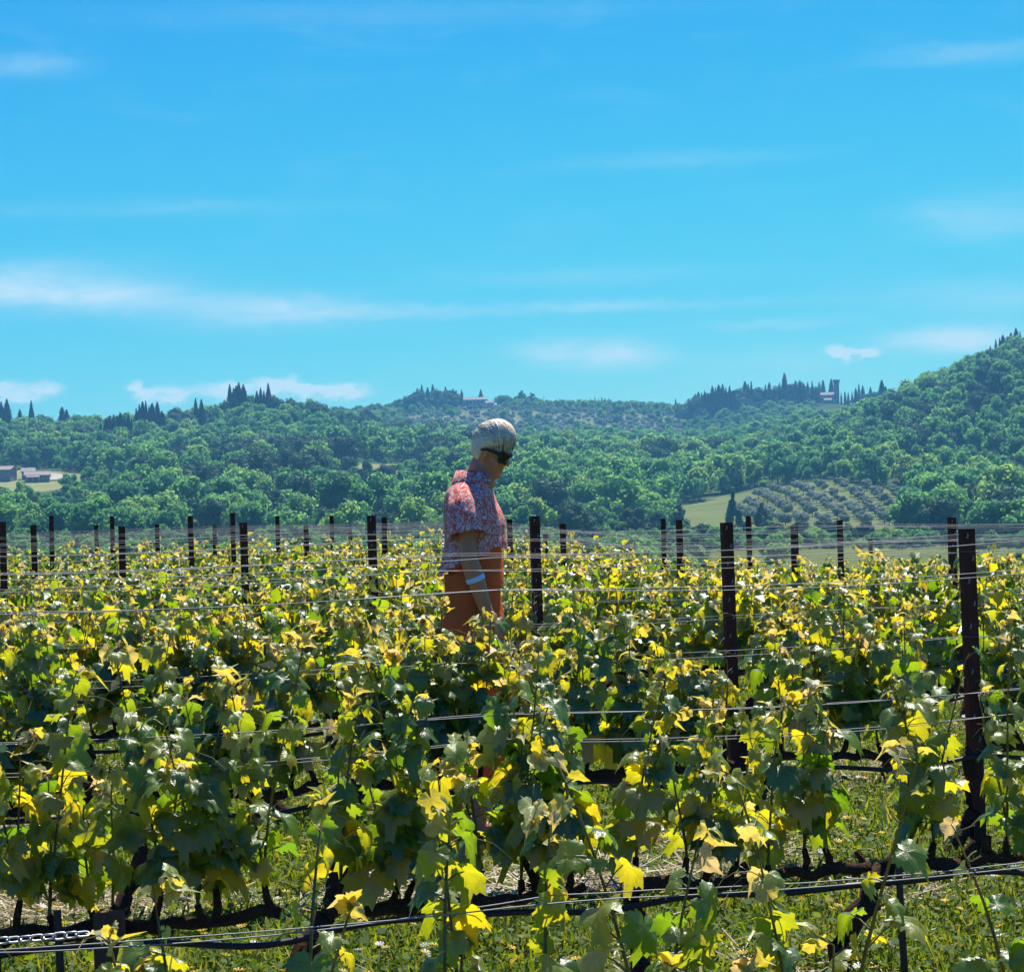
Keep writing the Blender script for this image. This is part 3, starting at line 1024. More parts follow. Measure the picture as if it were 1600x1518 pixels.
house('villa_wing', 766, 1875, 9, 8, 4.0, 'low side wing with tiled roof right of the hilltop villa', 'house', 1.3, R(-4), [(x, 2.0, 1.0, 1.3) for x in (-2.5, 0.5, 3)], 'plaster', zo=-1.0)
house('farmhouse', 985, 2180, 12, 8, 2.6, 'tiny flat roofed house on the far skyline right of the cypress row', 'house', 1.0, R(3), [(x, 1.5, 1, 1.2) for x in (-3, 0, 3)], 'plaster')
house('castle_hall', 1293, 1885, 14, 9, 9.5, 'long stone castle hall with pale tiled roof left of the tower', 'castle', 2.0, R(4),
      [(x, zz, 0.9, 1.4) for x in (-4.5, -1.5, 1.5, 4.5) for zz in (4.0, 7.5)], zo=-3, mat='stone')
house('castle_wing', 1300, 1872, 10, 5, 6.0, 'lower castle wing with tiled roof in front of the hall', 'castle', 1.4, R(4), [(x, 4, 0.8, 1.2) for x in (-3, 0, 3)], zo=-3)
house('gatehouse', 1331, 1868, 7, 5, 3.2, 'small grey building behind the cypresses beside the castle tower', 'house', 1.0, R(-4), [(0, 1.8, 0.8, 1.0)], 'stone')
tw = empty('castle_tower', (1880 * (1311 - 800) / F, 1880, float(terr_z(1880 * (1311 - 800) / F, 1880)) - 2))
tag(tw, 'tall square stone tower with flared crown above the castle', 'tower')
htop = P(1311, 593, 1880).z - tw.location.z
mb = MB()
mb.box((0, 0, htop * 0.44), (3.7, 3.7, htop * 0.88))
mb.build('shaft', M['stone'], tw, False)
mb = MB()
mb.add([(-1.85, -1.85, htop * .86), (1.85, -1.85, htop * .86), (1.85, 1.85, htop * .86), (-1.85, 1.85, htop * .86),
        (-2.45, -2.45, htop * .92), (2.45, -2.45, htop * .92), (2.45, 2.45, htop * .92), (-2.45, 2.45, htop * .92),
        (-2.45, -2.45, htop * .97), (2.45, -2.45, htop * .97), (2.45, 2.45, htop * .97), (-2.45, 2.45, htop * .97)],
       [(0, 1, 5, 4), (1, 2, 6, 5), (2, 3, 7, 6), (3, 0, 4, 7), (4, 5, 9, 8), (5, 6, 10, 9), (6, 7, 11, 10), (7, 4, 8, 11), (8, 9, 10, 11), (3, 2, 1, 0)])
cr = mb.build('parapet', M['stone'], tw, False)
for sx in (-1.95, -0.65, 0.65, 1.95):
    for sy in (-2.2, 2.2):
        mb = MB()
        mb.box((sx, sy, htop * 0.985), (0.7, 0.45, htop * 0.035))
        mb.build('battlement', M['stone'], cr, False)
for zz in (0.45, 0.68):
    mb = MB()
    mb.box((0.3, -1.86, htop * zz), (0.6, 0.06, 1.3))
    mb.build('window', M['glass'], tw, False)
for (px, top, d) in ((853, 618, 2160), (878, 622, 2160)):
    X = d * (px - 800) / F
    z = float(terr_z(X, d))
    h = P(px, top, d).z - z
    o = empty('utility_pole', (X, d, z))
    tag(o, 'thin utility pole on the far skyline, ' + ('taller, nearer the pine' if px < 860 else 'shorter, second from the pine'), 'pole')
    mb = MB(); mb.tube([(0, 0, -1), (0, 0, h)], [0.22, 0.15], 6); mb.build('pole', M['wood'], o)
    mb = MB(); mb.box((0, 0, h - 0.8), (2.2, 0.18, 0.18)); mb.build('crossarm', M['wood'], o, False)

# ------------------------------------------------------------------ vineyard: rows
TA = 0.32
UA = math.atan(TA)
U = Vector((math.cos(UA), math.sin(UA), 0))
NRM = Vector((-math.sin(UA), math.cos(UA), 0))
ROW_Y0 = [3.26, 5.76, 8.26, 10.76] + [13.28 + 2.5 * i for i in range(9)]
NROW = len(ROW_Y0)


def on_row(r, px):
    """point of row r seen in photo column px (level with the eye)"""
    y0 = ROW_Y0[r]
    k = (px - 800) / F
    y = y0 / (1 - k * TA)
    return Vector((k * y, y, 0))


# --- leaf meshes
def leaf_outline(n, rr, deep=1.0, teeth=0.085):
    pts = []
    key = [(0, 1.0), (9, 0.97), (22, 0.78), (31, 0.77), (44, 0.90), (56, 0.91), (72, 0.70), (84, 0.68), (98, 0.74), (112, 0.72), (132, 0.56), (150, 0.52), (166, 0.40), (176, 0.14), (180, 0.06)]
    ka = [k[0] for k in key]
    kr = [k[1] for k in key]
    for i in range(n):
        a = -180 + 360.0 * i / n
        b = abs(a)
        r_ = float(np.interp(b, ka, kr))
        r_ = 0.72 + (r_ - 0.72) * deep if b < 130 else r_
        r_ *= 1 + (teeth if i % 2 else -teeth) + rr.uniform(-0.03, 0.03)
        pts.append((math.radians(a), r_))
    return pts


def leaf_mesh(name, seed, n=36, young=False, rings=(0.4, 0.74, 1.0), mat=None):
    rr = random.Random(seed)
    fold = rr.uniform(0.05, 0.55) if not young else rr.uniform(0.5, 1.0)
    droop = rr.uniform(0.2, 0.9)
    cup = rr.uniform(-0.40, 0.25)
    wav = rr.uniform(0.05, 0.17)
    ph = rr.uniform(0, 6.28)
    skew = rr.uniform(-0.15, 0.15)
    curl = rr.uniform(0.15, 0.9)
    ol = leaf_outline(n, rr, rr.uniform(0.6, 1.5) if not young else 1.4)
    vs = [Vector((0, 0, 0))]
    fs = []
    for q in rings:
        for (a, r_) in ol:
            rad = r_ * q
            x, y = math.sin(a) * rad, math.cos(a) * rad
            if young:
                x *= 0.75
            z = fold * abs(x) * 0.8 - droop * max(0, y) ** 2 * 0.7 + cup * rad * rad + wav * rad * math.sin(a * 5 + ph) * q
            # blade curls under at the rim
            z -= curl * max(0, rad - 0.5) ** 1.3
            vs.append(Vector((x + skew * y * y, y, z)))
    for i in range(n):
        j = (i + 1) % n
        fs.append((0, 1 + j, 1 + i))
        for k in range(len(rings) - 1):
            fs.append((1 + k * n + i, 1 + k * n + j, 1 + (k + 1) * n + j, 1 + (k + 1) * n + i))
    return vs, fs


LEAF_DATA = [leaf_mesh('', 500 + i) for i in range(15)]
YOUNG_DATA = [leaf_mesh('', 600 + i, 22, True, (0.5, 1.0)) for i in range(8)]
LEAF_FAR = [leaf_mesh('', 520 + i, 16, False, (1.0,)) for i in range(8)]
YOUNG_FAR = [leaf_mesh('', 620 + i, 10, True, (1.0,)) for i in range(5)]
LEAF_ME, YOUNG_ME = [], []
for i, (v, f) in enumerate(LEAF_DATA):
    mb = MB(); mb.add(v, f); LEAF_ME.append(mb.mesh('leaf_blade_%d' % i, M['leaf']))
for i, (v, f) in enumerate(YOUNG_DATA):
    mb = MB(); mb.add(v, f); YOUNG_ME.append(mb.mesh('young_leaf_blade_%d' % i, M['leaf_young']))


def leaf_frame(at, tipdir, nrm):
    y = tipdir.normalized()
    z = (nrm - y * nrm.dot(y))
    if z.length < 1e-4:
        z = Vector((0.1, 0.2, 1))
        z = z - y * z.dot(y)
    z.normalize()
    x = y.cross(z)
    return Matrix(((x.x, y.x, z.x, at.x), (x.y, y.y, z.y, at.y), (x.z, y.z, z.z, at.z), (0, 0, 0, 1)))


def make_shoot(rr, base, height, lean, vigor=1.0):
    """one green cane: returns its path and the leaves on it [(matrix, size, young)], petioles and tendrils as tubes"""
    n = 9
    pts = []
    bend = Vector((rr.uniform(-.10, .10), rr.uniform(-.08, .08), 0)) + lean
    wob = rr.uniform(0, 6.28)
    for i in range(n):
        t = i / (n - 1)
        p = base + Vector((0, 0, height * t)) + bend * (height * t ** 1.4)
        p += Vector((math.sin(t * 5 + wob), math.cos(t * 4 + wob), 0)) * 0.012 * t
        pts.append(p)
    # nodding tip
    nd = Vector((rr.uniform(-1, 1), rr.uniform(-1, 1), 0))
    if nd.length > 0.01:
        nd.normalize()
    pts[-1] = pts[-2] + nd * 0.03 + Vector((0, 0, 0.012))
    rad = [0.0042 * (1 - 0.72 * i / (n - 1)) for i in range(n)]
    tubes = [(pts, rad, 5)]
    leaves = []
    node = 0.036
    az0 = rr.uniform(0, 6.28)
    side = 0
    z = 0.03
    while z < height:
        t = z / height
        k = min(n - 2, int(t * (n - 1)))
        f = t * (n - 1) - k
        p = pts[k].lerp(pts[k + 1], f)
        side += 1
        nl = 2 if rr.random() < 0.40 * (1 - t) + 0.08 else 1
        for q in range(nl):
            a = az0 + side * math.pi + rr.gauss(0, 0.55) + q * 1.3
            outd = Vector((math.cos(a), math.sin(a), 0))
            young = t > rr.uniform(0.64, 0.97)
            s = (0.085 - 0.050 * t ** 1.2) * rr.uniform(0.62, 1.2) * vigor
            if young:
                s *= rr.uniform(0.6, 0.9)
            pl = s * rr.uniform(0.6, 1.1)
            if q:
                s *= 0.7
            e = p + outd * pl * 0.85 + Vector((0, 0, pl * rr.uniform(0.1, 0.75)))
            if young:
                tip = outd * rr.uniform(0.2, 0.9) + Vector((rr.gauss(0, .3), rr.gauss(0, .3), rr.uniform(-1.1, 1.0)))
                nm = Vector((0, 0, 0.6)) - outd * rr.uniform(-0.9, 0.9) + Vector((rr.gauss(0, .6), rr.gauss(0, .6), 0))
            else:
                tip = outd * rr.uniform(0.25, 0.9) + Vector((rr.gauss(0, .3), rr.gauss(0, .3), rr.uniform(-1.0, 0.10)))
                nm = Vector((0, 0, rr.uniform(0.35, 1.0))) + outd * rr.uniform(0.0, 1.0) + Vector((rr.gauss(0, .35), rr.gauss(0, .35), 0))
                if rr.random() < 0.36:      # blades lying flat, tipped towards the near side of the row
                    nm = Vector((rr.gauss(0.0, .22), rr.gauss(-0.54, .22), 0.84))
                    tip = outd + Vector((0, 0, rr.uniform(-0.5, 0.0)))
            leaves.append((leaf_frame(e, tip, nm), s, young))
            mid = p.lerp(e, 0.55) + Vector((0, 0, pl * 0.08))
            tubes.append(([p, mid, e], [0.0018, 0.0014, 0.0012], 3))
        if rr.random() < 0.16 and t > 0.35:       # a curling tendril
            a = rr.uniform(0, 6.28)
            d = Vector((math.cos(a), math.sin(a), 0))
            L = rr.uniform(0.06, 0.14)
            tp = [p + d * L * u_ + Vector((0, 0, L * (0.7 * u_ - 0.9 * u_ * u_))) + Vector((math.sin(u_ * 9), math.cos(u_ * 9), 0)) * 0.006 * u_ for u_ in (0, .25, .5, .75, 1.0)]
            tubes.append((tp, [0.0012, 0.001, 0.0009, 0.0008, 0.0006], 3))
        z += node * rr.uniform(0.75, 1.3)
    # a rosette of tiny unfolding leaves at the tip
    for q in range(rr.randint(2, 4)):
        a = rr.uniform(0, 6.28)
        outd = Vector((math.cos(a), math.sin(a), 0))
        leaves.append((leaf_frame(pts[-1] + Vector((0, 0, rr.uniform(-.03, .012))), outd * rr.uniform(.15, .7) + Vector((0, 0, rr.choice((rr.uniform(.5, 1.3), rr.uniform(-1.0, .2))))), Vector((rr.gauss(0, .6), rr.gauss(0, .6), .6)) - outd * 0.8), rr.uniform(0.015, 0.036), True))
    return tubes, leaves


CORDON = 0.42
# posts (column of the photo, row of the top) on each row
POSTS = {
    0: [], 1: [], 2: [(1510, 826)], 3: [(1135, 816)], 4: [(835, 806)], 5: [(580, 805), (1487, 808)], 6: [(380, 816), (1241, 820)],
    7: [(190, 822), (1061, 812), (4, 815)], 8: [(52, 820), (879, 818), (1312, 812)], 9: [(297, 806), (600, 808), (796, 811), (1169, 806)],
    10: [(80, 806), (363, 801), (1036, 810), (478, 820)], 11: [(175, 806), (433, 806), (245, 819), (852, 834)], 12: [(518, 805), (335, 820), (150, 820), (547, 828), (1360, 842)],
}


def vine_wood(rr, direction, length, detail=True):
    """gnarled trunk with a bend into a horizontal arm; local X runs along the row"""
    n = 13 if detail else 6
    tp, trd = [], []
    lean = rr.uniform(-0.10, 0.10)
    for i in range(n):
        t = i / (n - 1)
        tp.append(Vector((lean * math.sin(t * 3.0) + rr.uniform(-.012, .012) - direction * 0.12 * (1 - t), rr.uniform(-.015, .015), -0.05 + (CORDON + 0.03) * t)))
        trd.append(0.023 + 0.011 * (1 - t) + rr.uniform(-0.004, 0.006))
    head = tp[-1]
    arm, ard = [head.copy()], [0.022]
    m = 17 if detail else 6
    for i in range(1, m):
        t = i / (m - 1)
        arm.append(Vector((head.x + direction * length * t, rr.uniform(-.012, .012), CORDON + rr.uniform(-.014, .014) - 0.015 * math.sin(t * 3.1))))
        ard.append(0.018 - 0.006 * t + rr.uniform(-0.002, 0.004))
    return tp, trd, arm, ard


def clear_of_posts(r, w, gap=0.07):
    for (px, top) in POSTS[r]:
        q = on_row(r, px)
        if abs((w - q).dot(U)) < gap and (w - q).dot(NRM) < 0.03:
            return False
    # the canopy is thin where these posts stand, so that they show well down into the rows
    x, y = to_px(w)
    for (px, lim) in ((1514, 1330), (1139, 1050), (837, 990), (581, 925), (381, 950), (190, 905)):
        if abs(x - px) < (22 if px > 1000 else 15) and y < lim:
            return False
    return True


def vine(r, u0, seed, near, label, group, sparse=1.0):
    rr = random.Random(seed)
    base = Vector((0, ROW_Y0[r], 0)) + U * u0
    base.z = float(terr_z(base.x, base.y))
    o = empty('grapevine', base, UA)
    tag(o, label, 'grapevine', group)
    wm = Matrix.Translation(base) @ Matrix.Rotation(UA, 4, 'Z')
    d = 1 if rr.random() < 0.8 else -1
    if r == 1:
        d = 1
    tp, trd, arm, ard = vine_wood(rr, d, 0.66)
    mb = MB(); mb.tube(tp, trd, 9, jitter=0.24); mb.build('trunk', M['bark'], o)
    mb = MB(); mb.tube(arm, ard, 8, jitter=0.26)
    spurs = []
    ns_ = 7
    for i in range(ns_ + 1):
        t = (i + rr.uniform(0.1, 0.9)) / (ns_ + 1)
        k = min(len(arm) - 2, int(t * (len(arm) - 1)))
        p = arm[k].lerp(arm[k + 1], t * (len(arm) - 1) - k)
        e = p + Vector((rr.uniform(-.03, .03), rr.uniform(-.02, .02), rr.uniform(0.04, 0.08)))
        mb.tube([p, p.lerp(e, .5) + Vector((rr.uniform(-.008, .008), 0, 0)), e], [0.011, 0.010, 0.008], 6, jitter=0.12)
        spurs.append(e)
    mb.build('cordon', M['bark'], o)
    for e in spurs:
        for q in range((2 if rr.random() < 0.72 else 1) + (1 if r == 2 and 600 < to_px(wm @ e)[0] < 830 else 0)):
            if rr.random() > sparse * ({0: 0.5}.get(r, 1.0) if to_px(wm @ e)[0] < 830 else {1: 0.62}.get(r, 1.1) if 1180 < to_px(wm @ e)[0] < 1470 else 1.1):
                continue
            spx = to_px(wm @ e)[0]
            if r < 2 and 1478 < spx < 1556:
                continue
            tubes, leaves = make_shoot(rr, e, (rr.uniform(0.48, 0.64) if (r == 2 and 640 < spx < 800) else 0.30 + 0.36 * rr.random() ** 1.25), Vector((rr.uniform(-.25, .25), rr.uniform(-.3, .3), 0)), 0.70 if r == 0 else (0.86 if r == 1 else 0.97))
            mb = MB()
            for (pts, rad, n_) in tubes:
                mb.tube(pts, rad, n_, caps=False)
            mb.build('shoot', M['cane'], o)
            for (mt, s, yg) in leaves:
                if not clear_of_posts(r, wm @ (mt @ Vector((0, s * 0.5, 0)))):
                    continue
                me = rr.choice(YOUNG_ME if yg else LEAF_ME)
                lo = bpy.data.objects.new('leaf', me)
                COL.objects.link(lo)
                lo.parent = o
                lo.matrix_local = mt @ Matrix.Diagonal((s, s, s, 1))
    return o


# far vines: twelve patterns with their leaves joined (too small to pick apart), copied along the rows
def far_pattern(seed):
    rr = random.Random(seed)
    tp, trd, arm, ard = vine_wood(rr, 1, 0.7, False)
    mb = MB(); mb.tube(tp, trd, 6, jitter=0.12); trunk = mb.mesh('vine_trunk', M['bark'])
    mb = MB(); mb.tube(arm, ard, 6, jitter=0.12); cordon = mb.mesh('vine_cordon', M['bark'])
    sh, lf = MB(), MB()
    for i in range(13):
        t = (i + rr.uniform(0.1, 0.9)) / 13
        k = min(len(arm) - 2, int(t * (len(arm) - 1)))
        e = arm[k].lerp(arm[k + 1], t * (len(arm) - 1) - k) + Vector((0, 0, 0.05))
        tubes, leaves = make_shoot(rr, e, 0.30 + 0.36 * rr.random() ** 1.2, Vector((rr.uniform(-.25, .25), rr.uniform(-.32, .32), 0)), 1.0)
        for (pts, rad, n_) in tubes[:1]:
            sh.tube(pts[::2], [q * 1.1 for q in rad[::2]], 4, caps=False)
        for (mt, s, yg) in leaves:
            v, f = rr.choice(YOUNG_FAR if yg else LEAF_FAR)
            lf.add([mt @ (p * s) for p in v], f, 1 if yg else 0, rr.random())
    return trunk, cordon, sh.mesh('vine_shoots', M['cane']), lf.mesh('vine_leaves', [M['leaf_far'], M['leaf_young_far']], True, True)


FAR_PAT = [far_pattern(900 + i) for i in range(12)]
SP = 0.78
PHASE = {0: (-0.27, .78), 1: None}
DETAIL_ROWS = 4
n_vines = 0
for r in range(NROW):
    left, right = on_row(r, -130), on_row(r, 1730)
    u_l = (left - Vector((0, ROW_Y0[r], 0))).dot(U)
    u_r = (right - Vector((0, ROW_Y0[r], 0))).dot(U)
    anchor = {0: 1010, 1: 1385, 2: 1190, 3: 1165}.get(r)
    if anchor is None:
        ph = random.uniform(0, SP)
    else:
        ph = (on_row(r, anchor) - Vector((0, ROW_Y0[r], 0))).dot(U)
    k0 = math.ceil((u_l - 0.7 - ph) / SP)
    k1 = math.floor((u_r + 0.1 - ph) / SP)
    num = 0
    for k in range(k0, k1 + 1):
        uu = ph + k * SP + random.uniform(-.05, .05)
        if r < DETAIL_ROWS:
            lab = 'leafy grapevine in the %s vine row from the front, %s from the left' % (ORD[r], ORD[num])
            vine(r, uu, 2000 + r * 50 + num, True, lab, 'grapevines of the %s row' % ORD[r], {0: 0.8, 1: 0.95}.get(r, 1.0))
        else:
            base = Vector((0, ROW_Y0[r], 0)) + U * uu
            base.z = float(terr_z(base.x, base.y))
            o = empty('grapevine', base, UA)
            o.scale = (1, 1, random.uniform(0.94, 1.06))
            tag(o, 'distant leafy grapevine in the %s vine row from the front, %s from the left' % (ORD[r], ORD[num]), 'grapevine', 'grapevines of the %s row' % ORD[r])
            pat = FAR_PAT[random.randrange(12)]
            for nm, me in zip(('trunk', 'cordon', 'shoots', 'leaves'), pat):
                c = bpy.data.objects.new(nm, me)
                COL.objects.link(c)
                c.parent = o
                if nm in ('shoots', 'leaves'):
                    c['kind'] = 'stuff'
        num += 1
        n_vines += 1
print('vines', n_vines)

# --- posts (column of the photo, row of the top) on each row


def make_post(r, px, top, idx):
    q = on_row(r, px)
    if r >= 5:
        q = q - NRM * 0.17
    z = float(terr_z(q.x, q.y))
    q.z = z
    # the foot stands a little to the right of the head, as the rows lean
    head = P(px, top, q.y)
    h = head.z - z
    foot = Vector((head.x + h * random.uniform(-0.004, 0.012), q.y, z))
    o = empty('trellis_post', foot, UA)
    ax = (head - foot).normalized()
    o.rotation_mode = 'QUATERNION'
    o.rotation_quaternion = ax.to_track_quat('Z', 'Y') @ Euler((0, 0, 0)).to_quaternion()
    o.rotation_quaternion = Vector((0, 0, 1)).rotation_difference(ax) @ Euler((0, 0, UA)).to_quaternion()
    nm = ORD[r]
    lab = 'dark rusty steel trellis post in the %s vine row' % nm
    sib = sorted(p_[0] for p_ in POSTS[r])
    if len(sib) > 1:
        lab += ', %s from the left' % ORD[sib.index(px)]
    tag(o, lab, 'post', 'trellis posts of the vine rows')
    w, dp = 0.052, 0.036
    mb = MB()
    t = 0.004
    # folded channel section: face towards the camera, two flanges, two lips
    prof = [(-w / 2, -dp / 2), (w / 2, -dp / 2), (w / 2, dp / 2), (w / 2 - 0.014, dp / 2), (w / 2 - 0.014, dp / 2 - t), (w / 2 - t, dp / 2 - t),
            (w / 2 - t, -dp / 2 + t), (-w / 2 + t, -dp / 2 + t), (-w / 2 + t, dp / 2 - t), (-w / 2 + 0.014, dp / 2 - t), (-w / 2 + 0.014, dp / 2), (-w / 2, dp / 2)]
    n = len(prof)
    vs = [(x, y, -0.3) for x, y in prof] + [(x, y, h) for x, y in prof]
    fs = [(i, (i + 1) % n, n + (i + 1) % n, n + i) for i in range(n)]
    fs.append(tuple(range(n, 2 * n)))
    mb.add(vs, fs)
    mb.build('profile', M['post'], o, False)
    if r <= 6:
        for k in range(10):      # punched wire hooks up the face
            zz = h - 0.035 - k * 0.085
            if zz < 0.3:
                break
            mb = MB()
            x = 0.010 * (1 if k % 2 else -1)
            mb.add([(x - 0.004, -dp / 2 - 0.001, zz), (x + 0.004, -dp / 2 - 0.001, zz), (x + 0.005, -dp / 2 - 0.008, zz + 0.012), (x - 0.003, -dp / 2 - 0.008, zz + 0.012),
                    (x - 0.001, -dp / 2 - 0.004, zz + 0.020), (x + 0.003, -dp / 2 - 0.001, zz + 0.022)], [(0, 1, 2, 3), (3, 2, 4), (2, 5, 4)])
            mb.build('hook', M['wire'], o, False)
    return foot, head


post_at = {r: [] for r in range(NROW)}
for r, lst in POSTS.items():
    for i, (px, top) in enumerate(lst):
        post_at[r].append(make_post(r, px, top, i))

# --- wires, one object each
LEVELS = {0: [('lower catch wire', 0.82, (-0.02, 0.03))], 1: [('lower catch wire', 0.86, (-0.03, 0.03)), ('foliage wire', 0.795, (-.02, 0.025)), ('upper catch wire', 1.165, (-0.02, 0.03)), ('top wire', 1.245, (0.0,))]}
STD = [('lower catch wire', 0.83, (-0.028, 0.03)), ('upper catch wire', 1.15, (-0.028, 0.03)), ('top wire', 1.235, (0.0, 0.035))]
for r in range(NROW):
    L, Rr = on_row(r, -260), on_row(r, 1860)
    z_off = 0.0
    if post_at[r]:
        hs = [hd.z - ft.z for ft, hd in post_at[r]]
        z_off = min(hs) - 0.025
    lv = LEVELS.get(r, STD if r < 8 else STD[1:])
    for (nm, hz, offs) in lv:
        for side, off in enumerate(offs):
            rr = random.Random(r * 31 + side + int(hz * 100))
            mb = MB()
            pts = []
            n = 26
            sag = rr.uniform(0.008, 0.03)
            tilt = rr.uniform(-0.025, 0.025)
            hh = hz
            if z_off and nm == 'top wire':
                hh = min(hz, z_off - 0.012 * side)
            for i in range(n):
                t = i / (n - 1)
                p = L.lerp(Rr, t)
                sp = math.sin(t * math.pi * 2 * (1 + r * .12) + rr.random() * 0.15)
                base = float(terr_z(p.x, p.y))
                pts.append(Vector((p.x, p.y, base + hh + tilt * (t - .5) - sag * abs(sp))) + NRM * (off + 0.012 * math.sin(t * 9 + side * 2)))
            mb.tube(pts, 0.0010 if r < 4 else 0.0008, 4, caps=False)
            o = mb.build('trellis_wire', M['wire'])
            sd = '' if len(offs) == 1 else (', near strand' if side == 0 else ', far strand')
            tag(o, 'thin steel %s along the %s vine row%s' % (nm, ORD[r], sd), 'wire', 'trellis wires of the vine rows')

# --- drip pipes, one per row
for r in range(1, NROW):
    L, Rr = on_row(r, -260), on_row(r, 1860)
    mb = MB()
    pts = []
    rr = random.Random(77 + r)
    n = 60
    span = 3.1
    tot = (Rr - L).length
    for i in range(n):
        t = i / (n - 1)
        p = L.lerp(Rr, t)
        base = float(terr_z(p.x, p.y))
        s = (t * tot / SP + r * 0.37) % 1.0
        pts.append(Vector((p.x, p.y, base + CORDON - 0.035 - 0.045 * math.sin(s * math.pi) ** 2 * (0.6 + 0.4 * math.sin(t * 23 + r)))) + NRM * (-0.04 + 0.01 * math.sin(t * 31)))
    mb.tube(pts, 0.0085, 7, caps=True)
    o = mb.build('drip_pipe', M['pipe'])
    tag(o, 'black irrigation drip pipe under the %s vine row' % ORD[r], 'pipe', 'drip pipes of the vine rows')

# --- slim stakes beside some of the trunks
for (r, px, h, w) in ((1, 84, 0.47, 0.010), (1, 1386, 0.44, 0.010), (2, 545, 0.45, 0.010)):
    q = on_row(r, px)
    mb = MB()
    mb.tube([(q.x + 0.01, q.y - 0.05, -0.05), (q.x, q.y - 0.05, h * 0.5), (q.x - 0.006, q.y - 0.05, h)], [w, w * 0.95, w * 0.9], 7, jitter=0.05)
    o = mb.build('vine_stake', M['wood'])
    tag(o, 'thin dark stake beside a trunk in the %s vine row, near the %s' % (ORD[r], {84: 'wooden post', 1386: 'bare arching arm', 530: 'hanging leaf cluster', 545: 'bent trunk', 1400: 'steel post', 876: 'row middle'}[px]), 'stake')

# --- squared wooden post at the lower left with a loop of wire round it
q = on_row(1, 163)
wp = empty('wooden_post', (q.x, q.y - 0.075, 0), UA + R(-14))
tag(wp, 'thick squared weathered wooden post standing in the second vine row', 'post')
mb = MB()
hw = 0.033
vs = []
for z in (-0.05, 0.2, 0.46):
    vs += [(-hw, -hw, z), (hw, -hw, z), (hw, hw, z), (-hw, hw, z)]
fs = [(0, 1, 5, 4), (1, 2, 6, 5), (2, 3, 7, 6), (3, 0, 4, 7), (4, 5, 9, 8), (5, 6, 10, 9), (6, 7, 11, 10), (7, 4, 8, 11), (8, 9, 10, 11)]
mb.add(vs, fs)
mb.build('timber', M['wood'], wp, False)
for zz in (0.19, 0.27):
    mb = MB()
    lp = []
    for i in range(17):
        a = 2 * math.pi * i / 16 + math.pi / 4
        c_, s_ = math.cos(a), math.sin(a)
        k = (hw + 0.003) / max(abs(c_), abs(s_))
        lp.append((c_ * k, s_ * k, zz + 0.012 * math.sin(a)))
    mb.tube(lp, 0.0016, 4, caps=False)
    mb.build('wire_loop', M['wire'], wp)

# --- chain at the end of the nearest catch wire
ch = empty('tension_chain', on_row(0, 20))
cz = 0.80
c0, c1 = P(-60, 1474, on_row(0, -60).y), P(138, 1458, on_row(0, 138).y)
ch.location = c0
tag(ch, 'galvanised steel chain of oval links tensioning the nearest catch wire', 'chain')
dirv = (c1 - c0)
NL = 11
dl = dirv.length / NL
q0 = dirv.normalized().to_track_quat('X', 'Z')
lm = MB()
lp = []
for i in range(17):
    a = 2 * math.pi * i / 16
    lp.append((math.cos(a) * dl * 0.38 + (0.22 * dl if math.cos(a) > 0 else -0.22 * dl), math.sin(a) * dl * 0.36, 0))
lm.tube(lp, dl * 0.105, 6, caps=False)
link_me = lm.mesh('chain_link', M['chain'])
for i in range(NL):
    lo = link('chain_link', link_me, ch)
    lo.rotation_mode = 'QUATERNION'
    lo.rotation_quaternion = q0 @ Euler((R(35 + 90 * (i % 2) + random.uniform(-12, 12)), 0, 0)).to_quaternion()
    lo.location = dirv * ((i + 0.5) / NL)

# ------------------------------------------------------------------ ground cover of the vineyard
def grass_tuft(seed, n=16, hmin=0.03, hmax=0.10, spread=0.06, mat=None):
    rr = random.Random(seed)
    mb = MB()
    for i in range(n):
        a = rr.uniform(0, 6.28)
        b = Vector((rr.gauss(0, spread * .5), rr.gauss(0, spread * .5), -0.005))
        h = rr.uniform(hmin, hmax)
        l = Vector((math.cos(a), math.sin(a), 0))
        sd = Vector((-math.sin(a), math.cos(a), 0)) * rr.uniform(0.0022, 0.0045)
        bend = rr.uniform(0.15, 0.9)
        m1 = b + Vector((0, 0, h * 0.55)) + l * h * bend * 0.3
        t1 = b + Vector((0, 0, h * (1 - bend * .35))) + l * h * bend
        mb.add([b - sd, b + sd, m1 + sd * .8, m1 - sd * .8, t1], [(0, 1, 2, 3), (3, 2, 4)], 0, rr.random())
    # a few round clover-like leaves
    for i in range(n // 3):
        a = rr.uniform(0, 6.28)
        c = Vector((rr.gauss(0, spread * .6), rr.gauss(0, spread * .6), rr.uniform(0.015, 0.05)))
        r0 = rr.uniform(0.006, 0.013)
        tl = Vector((rr.gauss(0, .4), rr.gauss(0, .4), 1)).normalized()
        x = tl.cross(Vector((math.cos(a), math.sin(a), 0))).normalized()
        y = tl.cross(x)
        mb.add([c + x * r0, c + y * r0, c - x * r0, c - y * r0], [(0, 1, 2, 3)], 0, rr.random())
    return mb.mesh('grass_tuft', mat, False, True)


